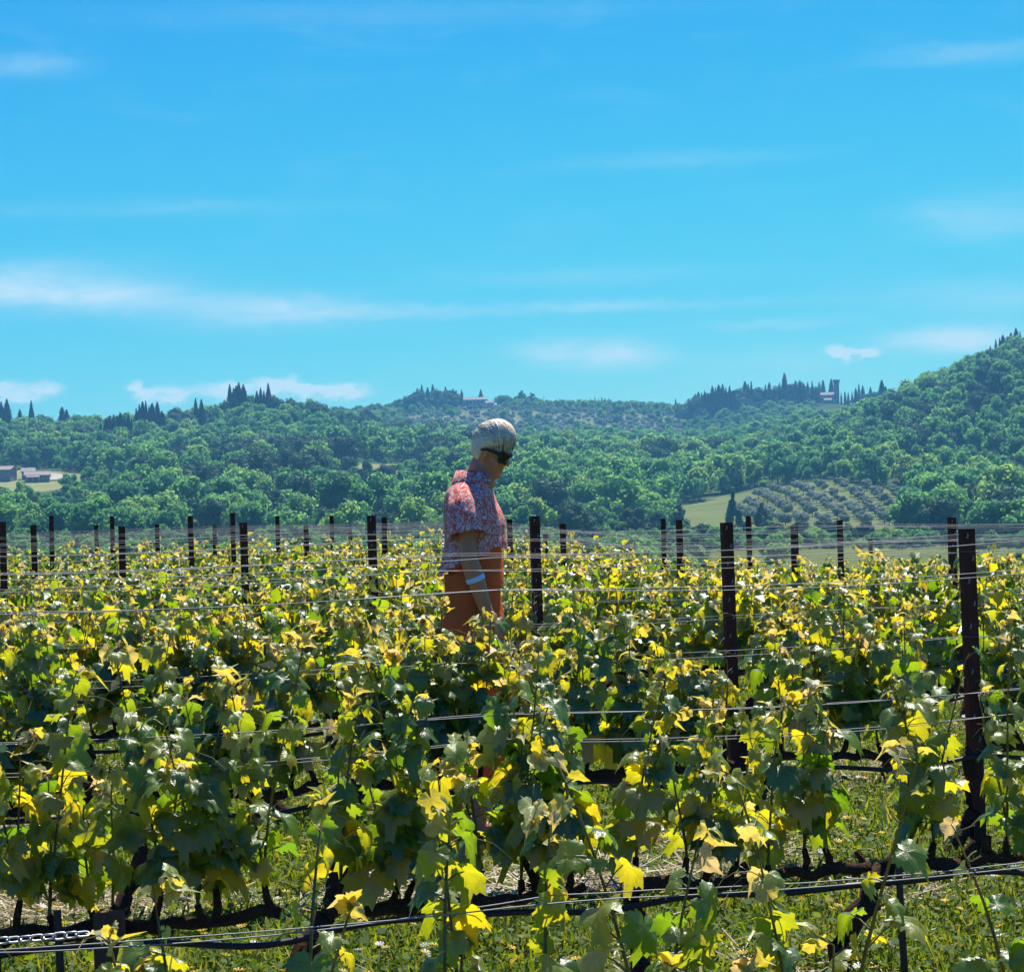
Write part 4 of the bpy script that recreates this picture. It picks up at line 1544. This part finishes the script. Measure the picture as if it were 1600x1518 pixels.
M['grass'] = m_leaf('meadow_grass', [(0, (0.035, 0.085, 0.010)), (0.6, (0.07, 0.13, 0.014)), (1, (0.17, 0.17, 0.03))],
                    [(0, (0.09, 0.18, 0.008)), (0.55, (0.24, 0.32, 0.01)), (1, (0.50, 0.44, 0.03))], 0.42, 0.6, False, True, spec=0.15)
M['straw'] = m_leaf('dry_straw', [(0, (0.20, 0.14, 0.07)), (0.6, (0.42, 0.33, 0.19)), (1, (0.60, 0.52, 0.36))],
                    [(0, (0.3, 0.2, 0.08)), (1, (0.5, 0.4, 0.2))], 0.25, 0.6, False, True)
M['petal_y'] = m_leaf('yellow_petal', [(0, (0.75, 0.52, 0.02)), (1, (0.8, 0.45, 0.02))], [(0, (0.8, 0.5, 0.02)), (1, (0.8, 0.5, 0.02))], 0.4, 0.5, False, True)
M['petal_w'] = m_leaf('white_petal', [(0, (0.75, 0.75, 0.72)), (1, (0.8, 0.8, 0.78))], [(0, (0.7, 0.7, 0.65)), (1, (0.7, 0.7, 0.65))], 0.35, 0.5, False, True)
TUFT = [grass_tuft(40 + i, 22, 0.02, 0.075, 0.08, M['grass']) for i in range(6)]


def straw_tuft(seed):
    rr = random.Random(seed)
    mb = MB()
    for i in range(14):
        a = rr.uniform(0, 6.28)
        c = Vector((rr.gauss(0, .06), rr.gauss(0, .06), rr.uniform(0.004, 0.035)))
        l = Vector((math.cos(a), math.sin(a), rr.gauss(0, .25))) * rr.uniform(0.02, 0.06)
        s_ = Vector((-math.sin(a), math.cos(a), rr.gauss(0, .3))) * rr.uniform(0.0010, 0.0028)
        mb.add([c - l - s_, c + l - s_, c + l + s_, c - l + s_], [(0, 1, 2, 3)], 0, rr.random())
    return mb.mesh('straw_litter', M['straw'], False, True)


def flower(seed, mat):
    rr = random.Random(seed)
    mb = MB()
    h = rr.uniform(0.05, 0.13)
    mb.tube([(0, 0, 0), (0.004, 0, h)], [0.0012, 0.0009], 3, 1)
    for i in range(8):
        a = 2 * math.pi * i / 8
        b = a + 0.39
        r0 = 0.014
        mb.add([(0, 0, h), (math.cos(a) * r0, math.sin(a) * r0, h + 0.003), (math.cos(b) * r0, math.sin(b) * r0, h + 0.003)], [(0, 1, 2)], 0, rr.random())
    return mb.mesh('flower', [mat, M['grass']], False, True)


def scatter_near(n, d0, d1, power=1.0, margin=260):
    Y = d0 + (d1 - d0) * rng.random(n) ** power
    px = rng.uniform(-margin, 1600 + margin, n)
    X = Y * (px - 800) / F
    return X, Y


def lay(name, srcs, X, Y, sc, tilt=0.15):
    Z = terr_z(X, Y) + vnoise(X, Y, 1.1) * 0.018
    n = len(X)
    s = rng.uniform(sc[0], sc[1], n)
    instancer(name, np.stack([X, Y, Z], 1), np.stack([rng.normal(0, tilt, n), rng.normal(0, tilt, n), rng.uniform(0, 6.28, n)], 1),
              np.stack([s, s, s], 1), rng.integers(0, len(srcs), n), srcs)


X, Y = scatter_near(16000, 3.0, 22.0, 1.15)
nzv = vnoise(X, Y, 0.9, 5.0)
row_pos = ((Y - X * TA - ROW_Y0[1]) / 2.5) % 1.0
strip = np.minimum(row_pos, 1 - row_pos)          # 0 under the vines, 0.5 in the middle of the alley
dry = (nzv + 0.28 - strip * 0.9 + rng.normal(0, .12, len(X))) > 0.36
lay('grass', TUFT, X[~dry], Y[~dry], (0.75, 1.5))
X2, Y2 = scatter_near(9000, 3.0, 18.0, 1.0)
nz2 = vnoise(X2, Y2, 0.9, 5.0)
rp = ((Y2 - X2 * TA - ROW_Y0[1]) / 2.5) % 1.0
st2 = np.minimum(rp, 1 - rp)
k2 = (nz2 + 0.34 - st2 * 0.9 + rng.normal(0, .12, len(X2))) > 0.27
lay('straw_litter', [straw_tuft(70 + i) for i in range(5)], X2[k2], Y2[k2], (0.8, 1.4))
X3, Y3 = scatter_near(1500, 3.0, 20.0, 1.1)
lay('yellow_wildflowers', [flower(90 + i, M['petal_y']) for i in range(3)], X3, Y3, (0.7, 1.3), 0.3)
X4, Y4 = scatter_near(400, 3.0, 16.0, 1.1)
lay('white_wildflowers', [flower(95 + i, M['petal_w']) for i in range(3)], X4, Y4, (0.7, 1.3), 0.3)
# rougher grass where the plot ends and the slope falls away
X5, Y5 = scatter_near(9000, 22.0, 46.0, 1.0, 200)
lay('rough_grass', TUFT, X5, Y5, (1.4, 2.8))

# ------------------------------------------------------------------ the walking person
M['skin'] = m_principled('tanned_skin', (0.55, 0.215, 0.095), 0.5, 0, 0.3, 0.08, 20)


def m_hair():
    t = NT('platinum_hair')
    tc = t.n('ShaderNodeTexCoord').outputs['Object']
    mp = t.n('ShaderNodeMapping', {'Vector': tc, 'Scale': (14.0, 40.0, 90.0)}).outputs[0]
    nz = t.noise(mp, 1.5, 5, 0.6, 0.5)
    c = t.ramp(nz, [(0.25, (0.60, 0.47, 0.26)), (0.5, (0.90, 0.77, 0.50)), (0.8, (0.96, 0.87, 0.66))])
    p = t.n('ShaderNodeBsdfPrincipled', {'Base Color': c, 'Roughness': 0.42, 'Specular IOR Level': 0.5, 'Normal': t.bump(nz, 0.5, 0.004)})
    tl = t.n('ShaderNodeBsdfTranslucent', {'Color': (0.6, 0.55, 0.42, 1)})
    return t.surface(t.n('ShaderNodeMixShader', {0: 0.18, 1: p.outputs[0], 2: tl.outputs[0]}).outputs[0])


def m_print():
    """coral cotton printed with small white leaf shapes"""
    t = NT('printed_cotton')
    tc = t.n('ShaderNodeTexCoord').outputs['Object']
    w1 = t.n('ShaderNodeTexNoise', {'Vector': tc, 'Scale': 26.0, 'Detail': 2.0}).outputs['Color']
    v = t.n('ShaderNodeVectorMath', {0: tc, 1: t.n('ShaderNodeVectorMath', {0: w1, 1: (0.048, 0.048, 0.048)}, operation='MULTIPLY').outputs[0]}, operation='ADD').outputs[0]
    mp = t.n('ShaderNodeMapping', {'Vector': v, 'Scale': (44.0, 44.0, 30.0), 'Rotation': (0.3, 0.5, 0.2)}).outputs[0]
    e1 = t.n('ShaderNodeTexVoronoi', {'Vector': mp, 'Scale': 1.0}, feature='DISTANCE_TO_EDGE').outputs['Distance']
    mp2 = t.n('ShaderNodeMapping', {'Vector': v, 'Scale': (70.0, 70.0, 42.0), 'Rotation': (0.9, -0.6, 0.4)}).outputs[0]
    e2 = t.n('ShaderNodeTexVoronoi', {'Vector': mp2, 'Scale': 1.0}, feature='DISTANCE_TO_EDGE').outputs['Distance']
    a = t.math('MULTIPLY', t.math('SUBTRACT', e1, 0.055), 16.0, clamp=True)
    b = t.math('MULTIPLY', t.math('SUBTRACT', e2, 0.032), 22.0, clamp=True)
    f = t.math('MULTIPLY', a, b)
    c = colmix(t, f, (0.95, 0.17, 0.09), (0.96, 0.80, 0.70))
    tr = colmix(t, f, (0.85, 0.14, 0.05), (0.9, 0.52, 0.40))
    wv = t.noise(tc, 14.0, 3, 0.5)
    p = t.n('ShaderNodeBsdfPrincipled', {'Base Color': c, 'Roughness': 0.85, 'Specular IOR Level': 0.2, 'Normal': t.bump(wv, 0.4, 0.02)})
    tl = t.n('ShaderNodeBsdfTranslucent', {'Color': tr})
    return t.surface(t.n('ShaderNodeMixShader', {0: 0.36, 1: p.outputs[0], 2: tl.outputs[0]}).outputs[0])


def m_cloth(name, col, tr, k=0.3):
    t = NT(name)
    tc = t.n('ShaderNodeTexCoord').outputs['Object']
    wv = t.noise(tc, 16.0, 4, 0.5)
    p = t.n('ShaderNodeBsdfPrincipled', {'Base Color': col + (1,), 'Roughness': 0.85, 'Specular IOR Level': 0.2, 'Normal': t.bump(wv, 0.4, 0.02)})
    tl = t.n('ShaderNodeBsdfTranslucent', {'Color': tr + (1,)})
    return t.surface(t.n('ShaderNodeMixShader', {0: k, 1: p.outputs[0], 2: tl.outputs[0]}).outputs[0])


M['hair'] = m_hair()
M['print'] = m_print()
M['orange'] = m_cloth('orange_cotton', (0.95, 0.165, 0.035), (0.95, 0.24, 0.04))
M['black_frame'] = m_principled('black_acetate', (0.008, 0.008, 0.009), 0.22, 0, 0.5, 0.05, 5)
M['lens'] = m_principled('smoked_lens', (0.006, 0.005, 0.005), 0.12, 0, 0.25, 0.05, 5)
M['band'] = m_principled('pale_band', (0.62, 0.70, 0.76), 0.4, 0, 0.5, 0.05, 10)
M['shoe'] = m_principled('tan_leather', (0.30, 0.2, 0.12), 0.6, 0, 0.4, 0.1, 10)


def build_person():
    PY = 9.55
    SC = F / PY                     # photo pixels per metre at the person

    def lx(px):
        return (px - 738) / SC
    root = empty('person', ((738 - 800) / F * PY + 0.01, PY, 0))
    root.scale = (0.93, 0.93, 1.02)
    tag(root, 'person with short blond hair and sunglasses in a coral printed shirt walking between vine rows', 'person')
    # head frame: turned a little to the camera, looking down along the row
    HC = Vector((lx(767), 0, 1.558))
    HR = Euler((0, R(21), R(-22)), 'XYZ').to_matrix()

    def H(p):
        return HC + HR @ (Vector(p) * 0.83)
    mb = MB()

    def cap(a, b, ra, rb, n=14):
        a, b = Vector(a), Vector(b)
        mb.ellipsoid(a, (ra,) * 3, None, n, 8)
        mb.ellipsoid(b, (rb,) * 3, None, n, 8)
        mb.tube([a, b], [ra, rb], n)

    def hel(c, r, rot=None):
        mb.ellipsoid(H(c), tuple(q * 0.86 for q in r), HR @ rot if rot is not None else HR, 18, 12)
    # skull and face
    hel((-0.012, 0, 0.022), (0.092, 0.072, 0.092))
    hel((0.028, 0, -0.018), (0.060, 0.058, 0.080))
    hel((0.034, 0, -0.062), (0.050, 0.050, 0.048))
    hel((0.060, 0, -0.094), (0.023, 0.026, 0.018))          # chin
    hel((0.066, 0, 0.030), (0.022, 0.050, 0.020))           # brow
    for s in (-1, 1):
        hel((0.062, s * 0.036, -0.022), (0.022, 0.020, 0.022))     # cheeks
        hel((0.000, s * 0.055, -0.062), (0.034, 0.014, 0.030))     # jaw angle
        hel((-0.006, s * 0.074, -0.008), (0.020, 0.010, 0.035), Euler((0, R(12), s * R(18))).to_matrix())   # ears
        hel((-0.004, s * 0.078, -0.010), (0.011, 0.010, 0.020), Euler((0, R(12), s * R(20))).to_matrix())
    a, b = H((0.082, 0, 0.018)), H((0.104, 0, -0.022))
    mb.tube([a, b], [0.009, 0.0125], 10)
    mb.ellipsoid(b, (0.0135, 0.013, 0.012), HR, 12, 8)
    for s in (-1, 1):
        hel((0.092, s * 0.012, -0.026), (0.010, 0.008, 0.008))
    hel((0.083, 0, -0.051), (0.010, 0.022, 0.0060))         # upper lip
    hel((0.081, 0, -0.061), (0.010, 0.020, 0.0065))         # lower lip
    # neck
    NB = Vector((lx(742), 0, 1.455))
    cap(H((-0.030, 0, -0.050)), NB, 0.048, 0.056)
    cap(H((0.000, 0, -0.070)), NB + Vector((0.03, 0, -0.01)), 0.040, 0.05)
    # trunk
    rows = [(1.445, -0.015, 0.050, 0.062), (1.415, -0.025, 0.075, 0.100), (1.36, -0.03, 0.098, 0.155), (1.26, -0.02, 0.112, 0.165), (1.15, -0.02, 0.102, 0.145),
            (1.06, -0.02, 0.098, 0.140), (0.96, -0.03, 0.115, 0.165), (0.88, -0.035, 0.120, 0.175), (0.80, -0.03, 0.105, 0.165)]
    n = 24
    vs = []
    for (z, cx_, ax, ay) in rows:
        for k in range(n):
            w = 2 * math.pi * k / n
            vs.append((cx_ + ax * math.cos(w), ay * math.sin(w), z))
    fs = [(i * n + (k + 1) % n, i * n + k, (i + 1) * n + k, (i + 1) * n + (k + 1) % n) for i in range(len(rows) - 1) for k in range(n)]
    fs += [tuple(range(n)), tuple((len(rows) - 1) * n + k for k in range(n - 1, -1, -1))]
    mb.add(vs, fs)
    # legs in mid-stride
    for s, hipx, kneex, ankx, ankz in ((-1, -0.02, 0.06, -0.02, 0.09), (1, -0.02, -0.02, -0.20, 0.13)):
        hip = Vector((hipx - 0.01, s * 0.085, 0.86))
        kn = Vector((kneex, s * 0.090, 0.475))
        an = Vector((ankx, s * 0.088, ankz))
        mid = kn.lerp(an, 0.35) + Vector((-0.014, 0, 0))
        cap(hip, kn, 0.083, 0.052)
        cap(kn, mid, 0.050, 0.050)
        cap(mid, an, 0.050, 0.033)
        toe = an + Vector((0.15, s * 0.015, -0.055))
        heel = an + Vector((-0.035, 0, -0.045))
        cap(heel, an + Vector((0.05, 0, -0.03)), 0.030, 0.034)
        cap(an + Vector((0.05, 0, -0.03)), toe, 0.034, 0.022)
    # arms: the near one hangs slightly forward, the far one swings back
    wr = []
    for s, sh, elb, wrp in ((-1, Vector((lx(722), -0.165, 1.340)), Vector((lx(727), -0.235, 1.135)), Vector((lx(757), -0.215, 0.905))),
                            (1, Vector((-0.03, 0.165, 1.340)), Vector((-0.05, 0.235, 1.12)), Vector((-0.03, 0.21, 0.90)))):
        cap(sh, elb, 0.043, 0.035)
        cap(sh, Vector((-0.025, s * 0.09, 1.365)), 0.046, 0.05)
        m_ = elb.lerp(wrp, 0.3)
        cap(elb, m_, 0.038, 0.040)
        cap(m_, wrp, 0.040, 0.026)
        wr.append((elb, wrp))
        d = (wrp - elb).normalized()
        fwd = Vector((1, 0, 0)) - d * d.x
        fwd.normalize()
        side = d.cross(fwd)
        palm = wrp + d * 0.085
        mb.tube([wrp, wrp + d * 0.03, palm], [0.024, 0.032, 0.034], 12)
        for q, (off, L) in enumerate(((0.027, 0.066), (0.009, 0.076), (-0.009, 0.070), (-0.026, 0.055))):
            b0 = palm + fwd * off - d * 0.006
            b1 = b0 + d * L * 0.45 + side * (-s) * 0.006
            b2 = b1 + d * L * 0.33 + side * (-s) * 0.014 * -1
            b3 = b2 + d * L * 0.22 + side * s * 0.016
            for u_, v_, ra, rb in ((b0, b1, .0088, .0083), (b1, b2, .0083, .0077), (b2, b3, .0077, .0066)):
                cap(u_, v_, ra, rb, 8)
        t0 = wrp + d * 0.03 + fwd * 0.024
        t1 = t0 + fwd * 0.022 + d * 0.030
        t2 = t1 + d * 0.030 + fwd * 0.004
        cap(t0, t1, 0.0115, 0.0098, 8)
        cap(t1, t2, 0.0098, 0.0078, 8)
    raw = bpy.data.objects.new('body_raw', mb.mesh('body_raw', M['skin']))
    COL.objects.link(raw)
    md = raw.modifiers.new('remesh', 'REMESH')
    md.mode = 'VOXEL'
    md.voxel_size = 0.0055
    sm = raw.modifiers.new('smooth', 'SMOOTH')
    sm.factor = 0.5
    sm.iterations = 4
    dg = bpy.context.evaluated_depsgraph_get()
    me = bpy.data.meshes.new_from_object(raw.evaluated_get(dg))
    bpy.data.objects.remove(raw)
    me.materials.clear()
    me.materials.append(M['skin'])
    me.polygons.foreach_set('use_smooth', [True] * len(me.polygons))
    link('body', me, root)
    # --- hair: full swept crest over the skull, short at nape and sides
    mb = MB()
    nu, nv = 72, 44
    vs, fs = [], []
    rr = random.Random(5)
    for i in range(nv + 1):
        th = math.pi * i / nv
        for k in range(nu):
            ph = 2 * math.pi * k / nu
            d = Vector((math.sin(th) * math.cos(ph), math.sin(th) * math.sin(ph), math.cos(th)))
            # hairline: how far below the crown hair grows, by heading
            c = d.x / max(1e-6, math.hypot(d.x, d.y)) if abs(d.x) + abs(d.y) > 1e-6 else 0
            zlim = float(np.interp(c, [-1, -0.55, -0.25, -0.08, 0.12, 0.45, 0.75, 1.0], [-0.105, -0.098, -0.065, 0.006, 0.014, 0.030, 0.052, 0.062]))
            base = Vector((-0.012 + d.x * 0.094, d.y * 0.0745, 0.022 + d.z * 0.094))
            cov = max(0.0, min(1.0, (base.z - zlim) / 0.016))
            cov = cov * cov * (3 - 2 * cov)
            thick = 0.012 + 0.030 * max(0, d.z) ** 1.1 + 0.026 * max(0, d.z) * max(0, d.x + 0.35)
            # swept strand ridges
            flow = math.atan2(d.y, d.z + 0.35) * 9 + d.x * 5.5
            thick += (0.0035 * math.sin(flow * 1.7 + d.x * 3) + 0.0025 * math.sin(flow * 3.9 + 1.0)) * max(0.25, d.z + 0.3)
            rad = -0.012 * (1 - cov) + thick * cov
            p = base + d * rad
            # crest leans forward over the forehead
            p.x += 0.010 * max(0, d.z) * cov
            vs.append(H(p))
    for i in range(nv):
        for k in range(nu):
            k2 = (k + 1) % nu
            fs.append((i * nu + k, (i + 1) * nu + k, (i + 1) * nu + k2, i * nu + k2))
    mb.add(vs, fs)
    # loose locks lying on the crest
    for q in range(230):
        y0 = rr.uniform(-0.072, 0.072)
        x0 = rr.uniform(0.02, 0.085)
        L = rr.uniform(0.5, 1.25)
        pts = []
        for i in range(8):
            t = i / 7
            x = x0 - t * L * 0.13
            y = y0 * (1 - 0.15 * t) + 0.018 * math.sin(t * 2 + y0 * 20) * (1 if y0 < 0 else -1) * t
            u_ = max(0.0, 1 - ((x + 0.012) / 0.104) ** 2 - (y / 0.083) ** 2)
            z = 0.022 + 0.094 * math.sqrt(u_)
            d = Vector((x + 0.012, y * 1.2, max(0.01, z - 0.022))).normalized()
            thick = 0.012 + 0.030 * max(0, d.z) ** 1.1 + 0.026 * max(0, d.z) * max(0, d.x + 0.35)
            p = Vector((-0.012 + d.x * 0.094, d.y * 0.0745, 0.022 + d.z * 0.094)) + d * (thick + rr.uniform(0.0, 0.0022))
            p.x += 0.010 * max(0, d.z)
            pts.append(H(p))
        mb.tube(pts, [0.0009, 0.0018, 0.0022, 0.0023, 0.0022, 0.0019, 0.0013, 0.0006], 4, caps=False)
    mb.build('hair', M['hair'], root)
    # --- sunglasses
    sg = MB()

    def rrect(w, h, n=24, e=3.2):
        return [(w * math.copysign(abs(math.cos(2 * math.pi * i / n)) ** (2 / e), math.cos(2 * math.pi * i / n)),
                 h * math.copysign(abs(math.sin(2 * math.pi * i / n)) ** (2 / e), math.sin(2 * math.pi * i / n))) for i in range(n)]
    fr = []
    for s in (-1, 1):
        o_, i_ = rrect(0.0350, 0.0300), rrect(0.0285, 0.0235)
        n_ = 24
        vs = []
        for prof, xo in ((o_, 0.008), (o_, 0.0), (i_, 0.0), (i_, 0.008)):
            for (y, z) in prof:
                yy = s * 0.0355 + y
                lift = 0.006 * max(0, s * y / 0.0335) * (1 if z > 0 else 0)      # cat-eye corner
                vs.append(H((0.097 + xo - 0.35 * (abs(yy)) ** 2 / 0.07, yy, 0.004 + z + lift)))
        fs = []
        for a_ in range(4):
            b_ = (a_ + 1) % 4
            for k in range(n_):
                k2 = (k + 1) % n_
                fs.append((a_ * n_ + k, a_ * n_ + k2, b_ * n_ + k2, b_ * n_ + k))
        sg.add(vs, fs)
    sg.tube([H((0.104, -0.008, 0.012)), H((0.107, 0, 0.014)), H((0.104, 0.008, 0.012))], 0.004, 8)
    frame = sg.build('sunglasses', M['black_frame'], root)
    for s in (-1, 1):
        m2 = MB()
        m2.tube([H((0.090, s * 0.066, 0.016)), H((0.05, s * 0.077, 0.018)), H((0.0, s * 0.083, 0.016)), H((-0.03, s * 0.083, 0.004))], [0.0075, 0.006, 0.0045, 0.003], 8)
        m2.build('temple_arm', M['black_frame'], frame)
        m2 = MB()
        i_ = rrect(0.0292, 0.0242)
        vs = [H((0.1015 - 0.35 * (abs(s * 0.0355 + y)) ** 2 / 0.07, s * 0.0355 + y, 0.004 + z + 0.004 * max(0, s * y / 0.0335) * (1 if z > 0 else 0))) for (y, z) in i_]
        vs.append(H((0.1025 - 0.35 * 0.0355 ** 2 / 0.07, s * 0.0355, 0.004)))
        m2.add(vs, [(k, (k + 1) % 24, 24) for k in range(24)])
        m2.build('lens', M['lens'], frame)
    # --- shirt: loose, high in front and long behind
    mb = MB()
    n, nr = 72, 30
    vs, fs = [], []
    for i in range(nr + 1):
        t = i / nr
        for k in range(n):
            w = 2 * math.pi * k / n            # 0 = front
            c, s = math.cos(w), math.sin(w)
            zt = 1.466 + 0.010 * (1 - c) - 0.012 * abs(s) ** 2
            hem = 1.178 + 0.0 * c
            back = 0.5 - 0.5 * c
            zb = 1.180 * (1 - back ** 1.5) + 1.075 * back ** 1.5 + 0.008 * math.sin(w * 7)
            z = zt + (zb - zt) * t
            ax = float(np.interp(z, [1.05, 1.15, 1.25, 1.33, 1.40, 1.43, 1.475], [0.150, 0.137, 0.124, 0.118, 0.104, 0.086, 0.062]))
            ay = float(np.interp(z, [1.05, 1.15, 1.25, 1.33, 1.39, 1.42, 1.45, 1.475], [0.205, 0.200, 0.196, 0.192, 0.180, 0.150, 0.105, 0.080]))
            cx_ = float(np.interp(z, [1.05, 1.2, 1.34, 1.41, 1.46], [-0.022, -0.006, -0.024, -0.026, -0.010]))
            fold = 0.010 * t * math.sin(w * 6 + 1.3 + 2 * t) + 0.006 * t * math.sin(w * 13 + 4 * t)
            chest = 0.018 * max(0, c) * math.exp(-((z - 1.29) / 0.06) ** 2)
            vs.append(Vector((cx_ + (ax + fold + chest) * c, (ay + fold) * s, z)))
    for i in range(nr):
        for k in range(n):
            k2 = (k + 1) % n
            fs.append((i * n + k, (i + 1) * n + k, (i + 1) * n + k2, i * n + k2))
    mb.add(vs, fs)
    shirt = mb.build('shirt', M['print'], root)
    for s in (-1, 1):
        m2 = MB()
        x0_ = lx(722) if s < 0 else -0.03
        path = [Vector((x0_ - 0.004, s * 0.060, 1.402)), Vector((x0_ - 0.002, s * 0.125, 1.384)), Vector((x0_, s * 0.182, 1.335)), Vector((x0_ + 0.006, s * 0.208, 1.285)), Vector((x0_ + 0.012, s * 0.226, 1.228))]
        rads = [0.050, 0.064, 0.078, 0.084, 0.090]
        vs, fs = [], []
        nn, mm = 36, 16
        for i in range(mm + 1):
            t = i / mm
            q_ = t * (len(path) - 1)
            k_ = min(len(path) - 2, int(q_))
            c0_ = path[k_].lerp(path[k_ + 1], q_ - k_)
            d = (path[min(len(path) - 1, k_ + 2)] - path[max(0, k_ - 1 if q_ - k_ < .5 else k_)]).normalized()
            fwd = (Vector((1, 0, 0)) - d * d.x).normalized()
            sd = d.cross(fwd)
            rad = rads[k_] + (rads[k_ + 1] - rads[k_]) * (q_ - k_)
            for k in range(nn):
                w = 2 * math.pi * k / nn
                fo = 0.006 * t * math.sin(w * 5 + 3 * t + s) + 0.003 * math.sin(w * 9 + 7 * t)
                p = c0_ + fwd * ((rad + fo) * 1.02 * math.cos(w)) + sd * ((rad * 0.86 + fo) * math.sin(w))
                vs.append(p)
        for i in range(mm):
            for k in range(nn):
                k2 = (k + 1) % nn
                fs.append((i * nn + k, (i + 1) * nn + k, (i + 1) * nn + k2, i * nn + k2))
        m2.add(vs, fs)
        m2.build('sleeve', M['print'], shirt)
    # collar standing at the nape, open at the throat
    m2 = MB()
    vs, fs = [], []
    nn = 40
    for i in range(nn + 1):
        w = R(38) + (2 * math.pi - R(76)) * i / nn
        c, s = math.cos(w), math.sin(w)
        back = 0.5 - 0.5 * c
        for (ro, dz) in ((0.004, -0.020), (-0.004, 0.006 + 0.016 * back), (0.010, 0.007 + 0.016 * back), (0.034, -0.026 - 0.002 * back)):
            vs.append(Vector((-0.004 + (0.066 + ro) * c, (0.080 + ro) * s, 1.474 + dz + 0.006 * c - 0.012 * max(0, c))))
    for i in range(nn):
        for a_ in range(3):
            fs.append((i * 4 + a_, (i + 1) * 4 + a_, (i + 1) * 4 + a_ + 1, i * 4 + a_ + 1))
    m2.add(vs, fs)
    m2.build('collar', M['print'], shirt)
    # orange top showing below the front hem
    m2 = MB()
    vs, fs = [], []
    nn = 48
    for i, (z, ax, ay) in enumerate(((1.24, 0.112, 0.165), (1.16, 0.112, 0.165), (1.10, 0.116, 0.165), (1.03, 0.118, 0.168))):
        for k in range(nn):
            w = 2 * math.pi * k / nn
            fo = 0.006 * math.sin(w * 8 + i)
            vs.append(Vector((-0.005 + (ax + fo) * math.cos(w), (ay + fo) * math.sin(w), z)))
    for i in range(3):
        for k in range(nn):
            k2 = (k + 1) % nn
            fs.append((i * nn + k, (i + 1) * nn + k, (i + 1) * nn + k2, i * nn + k2))
    m2.add(vs, fs)
    m2.build('orange_top', M['orange'], root)
    # wide orange trousers
    m2 = MB()
    nn = 48
    zs = [(1.075, 0.118, 0.165), (1.00, 0.122, 0.172), (0.92, 0.136, 0.186), (0.84, 0.138, 0.192)]
    vs, fs = [], []
    for i, (z, ax, ay) in enumerate(zs):
        for k in range(nn):
            w = 2 * math.pi * k / nn
            fo = 0.004 * math.sin(w * 7 + i * 1.3)
            vs.append(Vector((-0.026 + (ax + fo) * math.cos(w), (ay + fo) * math.sin(w), z)))
    for i in range(len(zs) - 1):
        for k in range(nn):
            k2 = (k + 1) % nn
            fs.append((i * nn + k, (i + 1) * nn + k, (i + 1) * nn + k2, i * nn + k2))
    m2.add(vs, fs)
    tr = m2.build('trousers', M['orange'], root)
    for s, kx, ax_ in ((-1, 0.045, 0.0), (1, -0.02, -0.13)):
        m3 = MB()
        pts = [Vector((-0.03, s * 0.088, 0.88)), Vector((0.0, s * 0.092, 0.70)), Vector((kx, s * 0.094, 0.50)), Vector((ax_, s * 0.094, 0.28))]
        vs, fs = [], []
        for i, (p, q_) in enumerate(zip(pts, (0.104, 0.098, 0.088, 0.092))):
            for k in range(28):
                w = 2 * math.pi * k / 28
                rad = q_ + 0.005 * math.sin(w * 5 + i * 2)
                vs.append(p + Vector((rad * math.cos(w), rad * 0.95 * math.sin(w), 0)))
        for i in range(3):
            for k in range(28):
                k2 = (k + 1) % 28
                fs.append((i * 28 + k, (i + 1) * 28 + k, (i + 1) * 28 + k2, i * 28 + k2))
        m3.add(vs, fs)
        m3.build('trouser_leg', M['orange'], tr)
    # pale band on the near forearm
    elb, wrp = wr[0]
    d = (wrp - elb).normalized()
    c = elb.lerp(wrp, 0.32)
    a_ = d.cross(Vector((0, 1, 0))).normalized()
    b_ = d.cross(a_)
    m2 = MB()
    vs, fs = [], []
    for i, (o_, ra) in enumerate(((-0.010, 0.0395), (-0.008, 0.0420), (0.008, 0.0420), (0.010, 0.0395))):
        for k in range(24):
            w = 2 * math.pi * k / 24
            vs.append(c + d * o_ + a_ * (ra * math.cos(w)) + b_ * (ra * math.sin(w)))
    for i in range(3):
        for k in range(24):
            k2 = (k + 1) % 24
            fs.append((i * 24 + k, (i + 1) * 24 + k, (i + 1) * 24 + k2, i * 24 + k2))
    m2.add(vs, fs)
    m2.build('bracelet', M['band'], root)
    # shoes
    for s, ax_, az_ in ((-1, -0.02, 0.09), (1, -0.20, 0.13)):
        m2 = MB()
        sole = []
        for i in range(20):
            w = 2 * math.pi * i / 20
            sole.append((0.055 + 0.135 * math.cos(w), 0.044 * math.sin(w) * (1.1 if math.cos(w) > 0 else 0.85)))
        z0 = az_ - 0.092
        vs = [(ax_ + x, s * 0.092 + y, z0 + (0 if az_ < 0.1 else max(0, 0.05 - x) * 0.25)) for x, y in sole] + \
             [(ax_ + x, s * 0.092 + y, z0 + 0.022 + (0 if az_ < 0.1 else max(0, 0.05 - x) * 0.25)) for x, y in sole]
        fs = [(i, (i + 1) % 20, 20 + (i + 1) % 20, 20 + i) for i in range(20)] + [tuple(range(19, -1, -1)), tuple(range(20, 40))]
        m2.add(vs, fs)
        m2.tube([(ax_ + 0.09, s * 0.092 - 0.045, z0 + 0.02), (ax_ + 0.085, s * 0.092, z0 + 0.075), (ax_ + 0.09, s * 0.092 + 0.045, z0 + 0.02)], 0.010, 6)
        m2.build('sandal', M['shoe'], root)
    return root


build_person()

# ------------------------------------------------------------------ air
hz = MB()
hz.box((0, 1450, 118), (4600, 3100, 300))
t = NT('hazy_air')
pv = t.n('ShaderNodeVolumePrincipled', {'Color': (0.20, 0.62, 0.95, 1), 'Density': 0.00022, 'Anisotropy': 0.0})
t.nt.links.new(pv.outputs[0], t.out.inputs['Volume'])
ho = hz.build('haze', t.m, None, False)
tag(ho, kind='stuff')
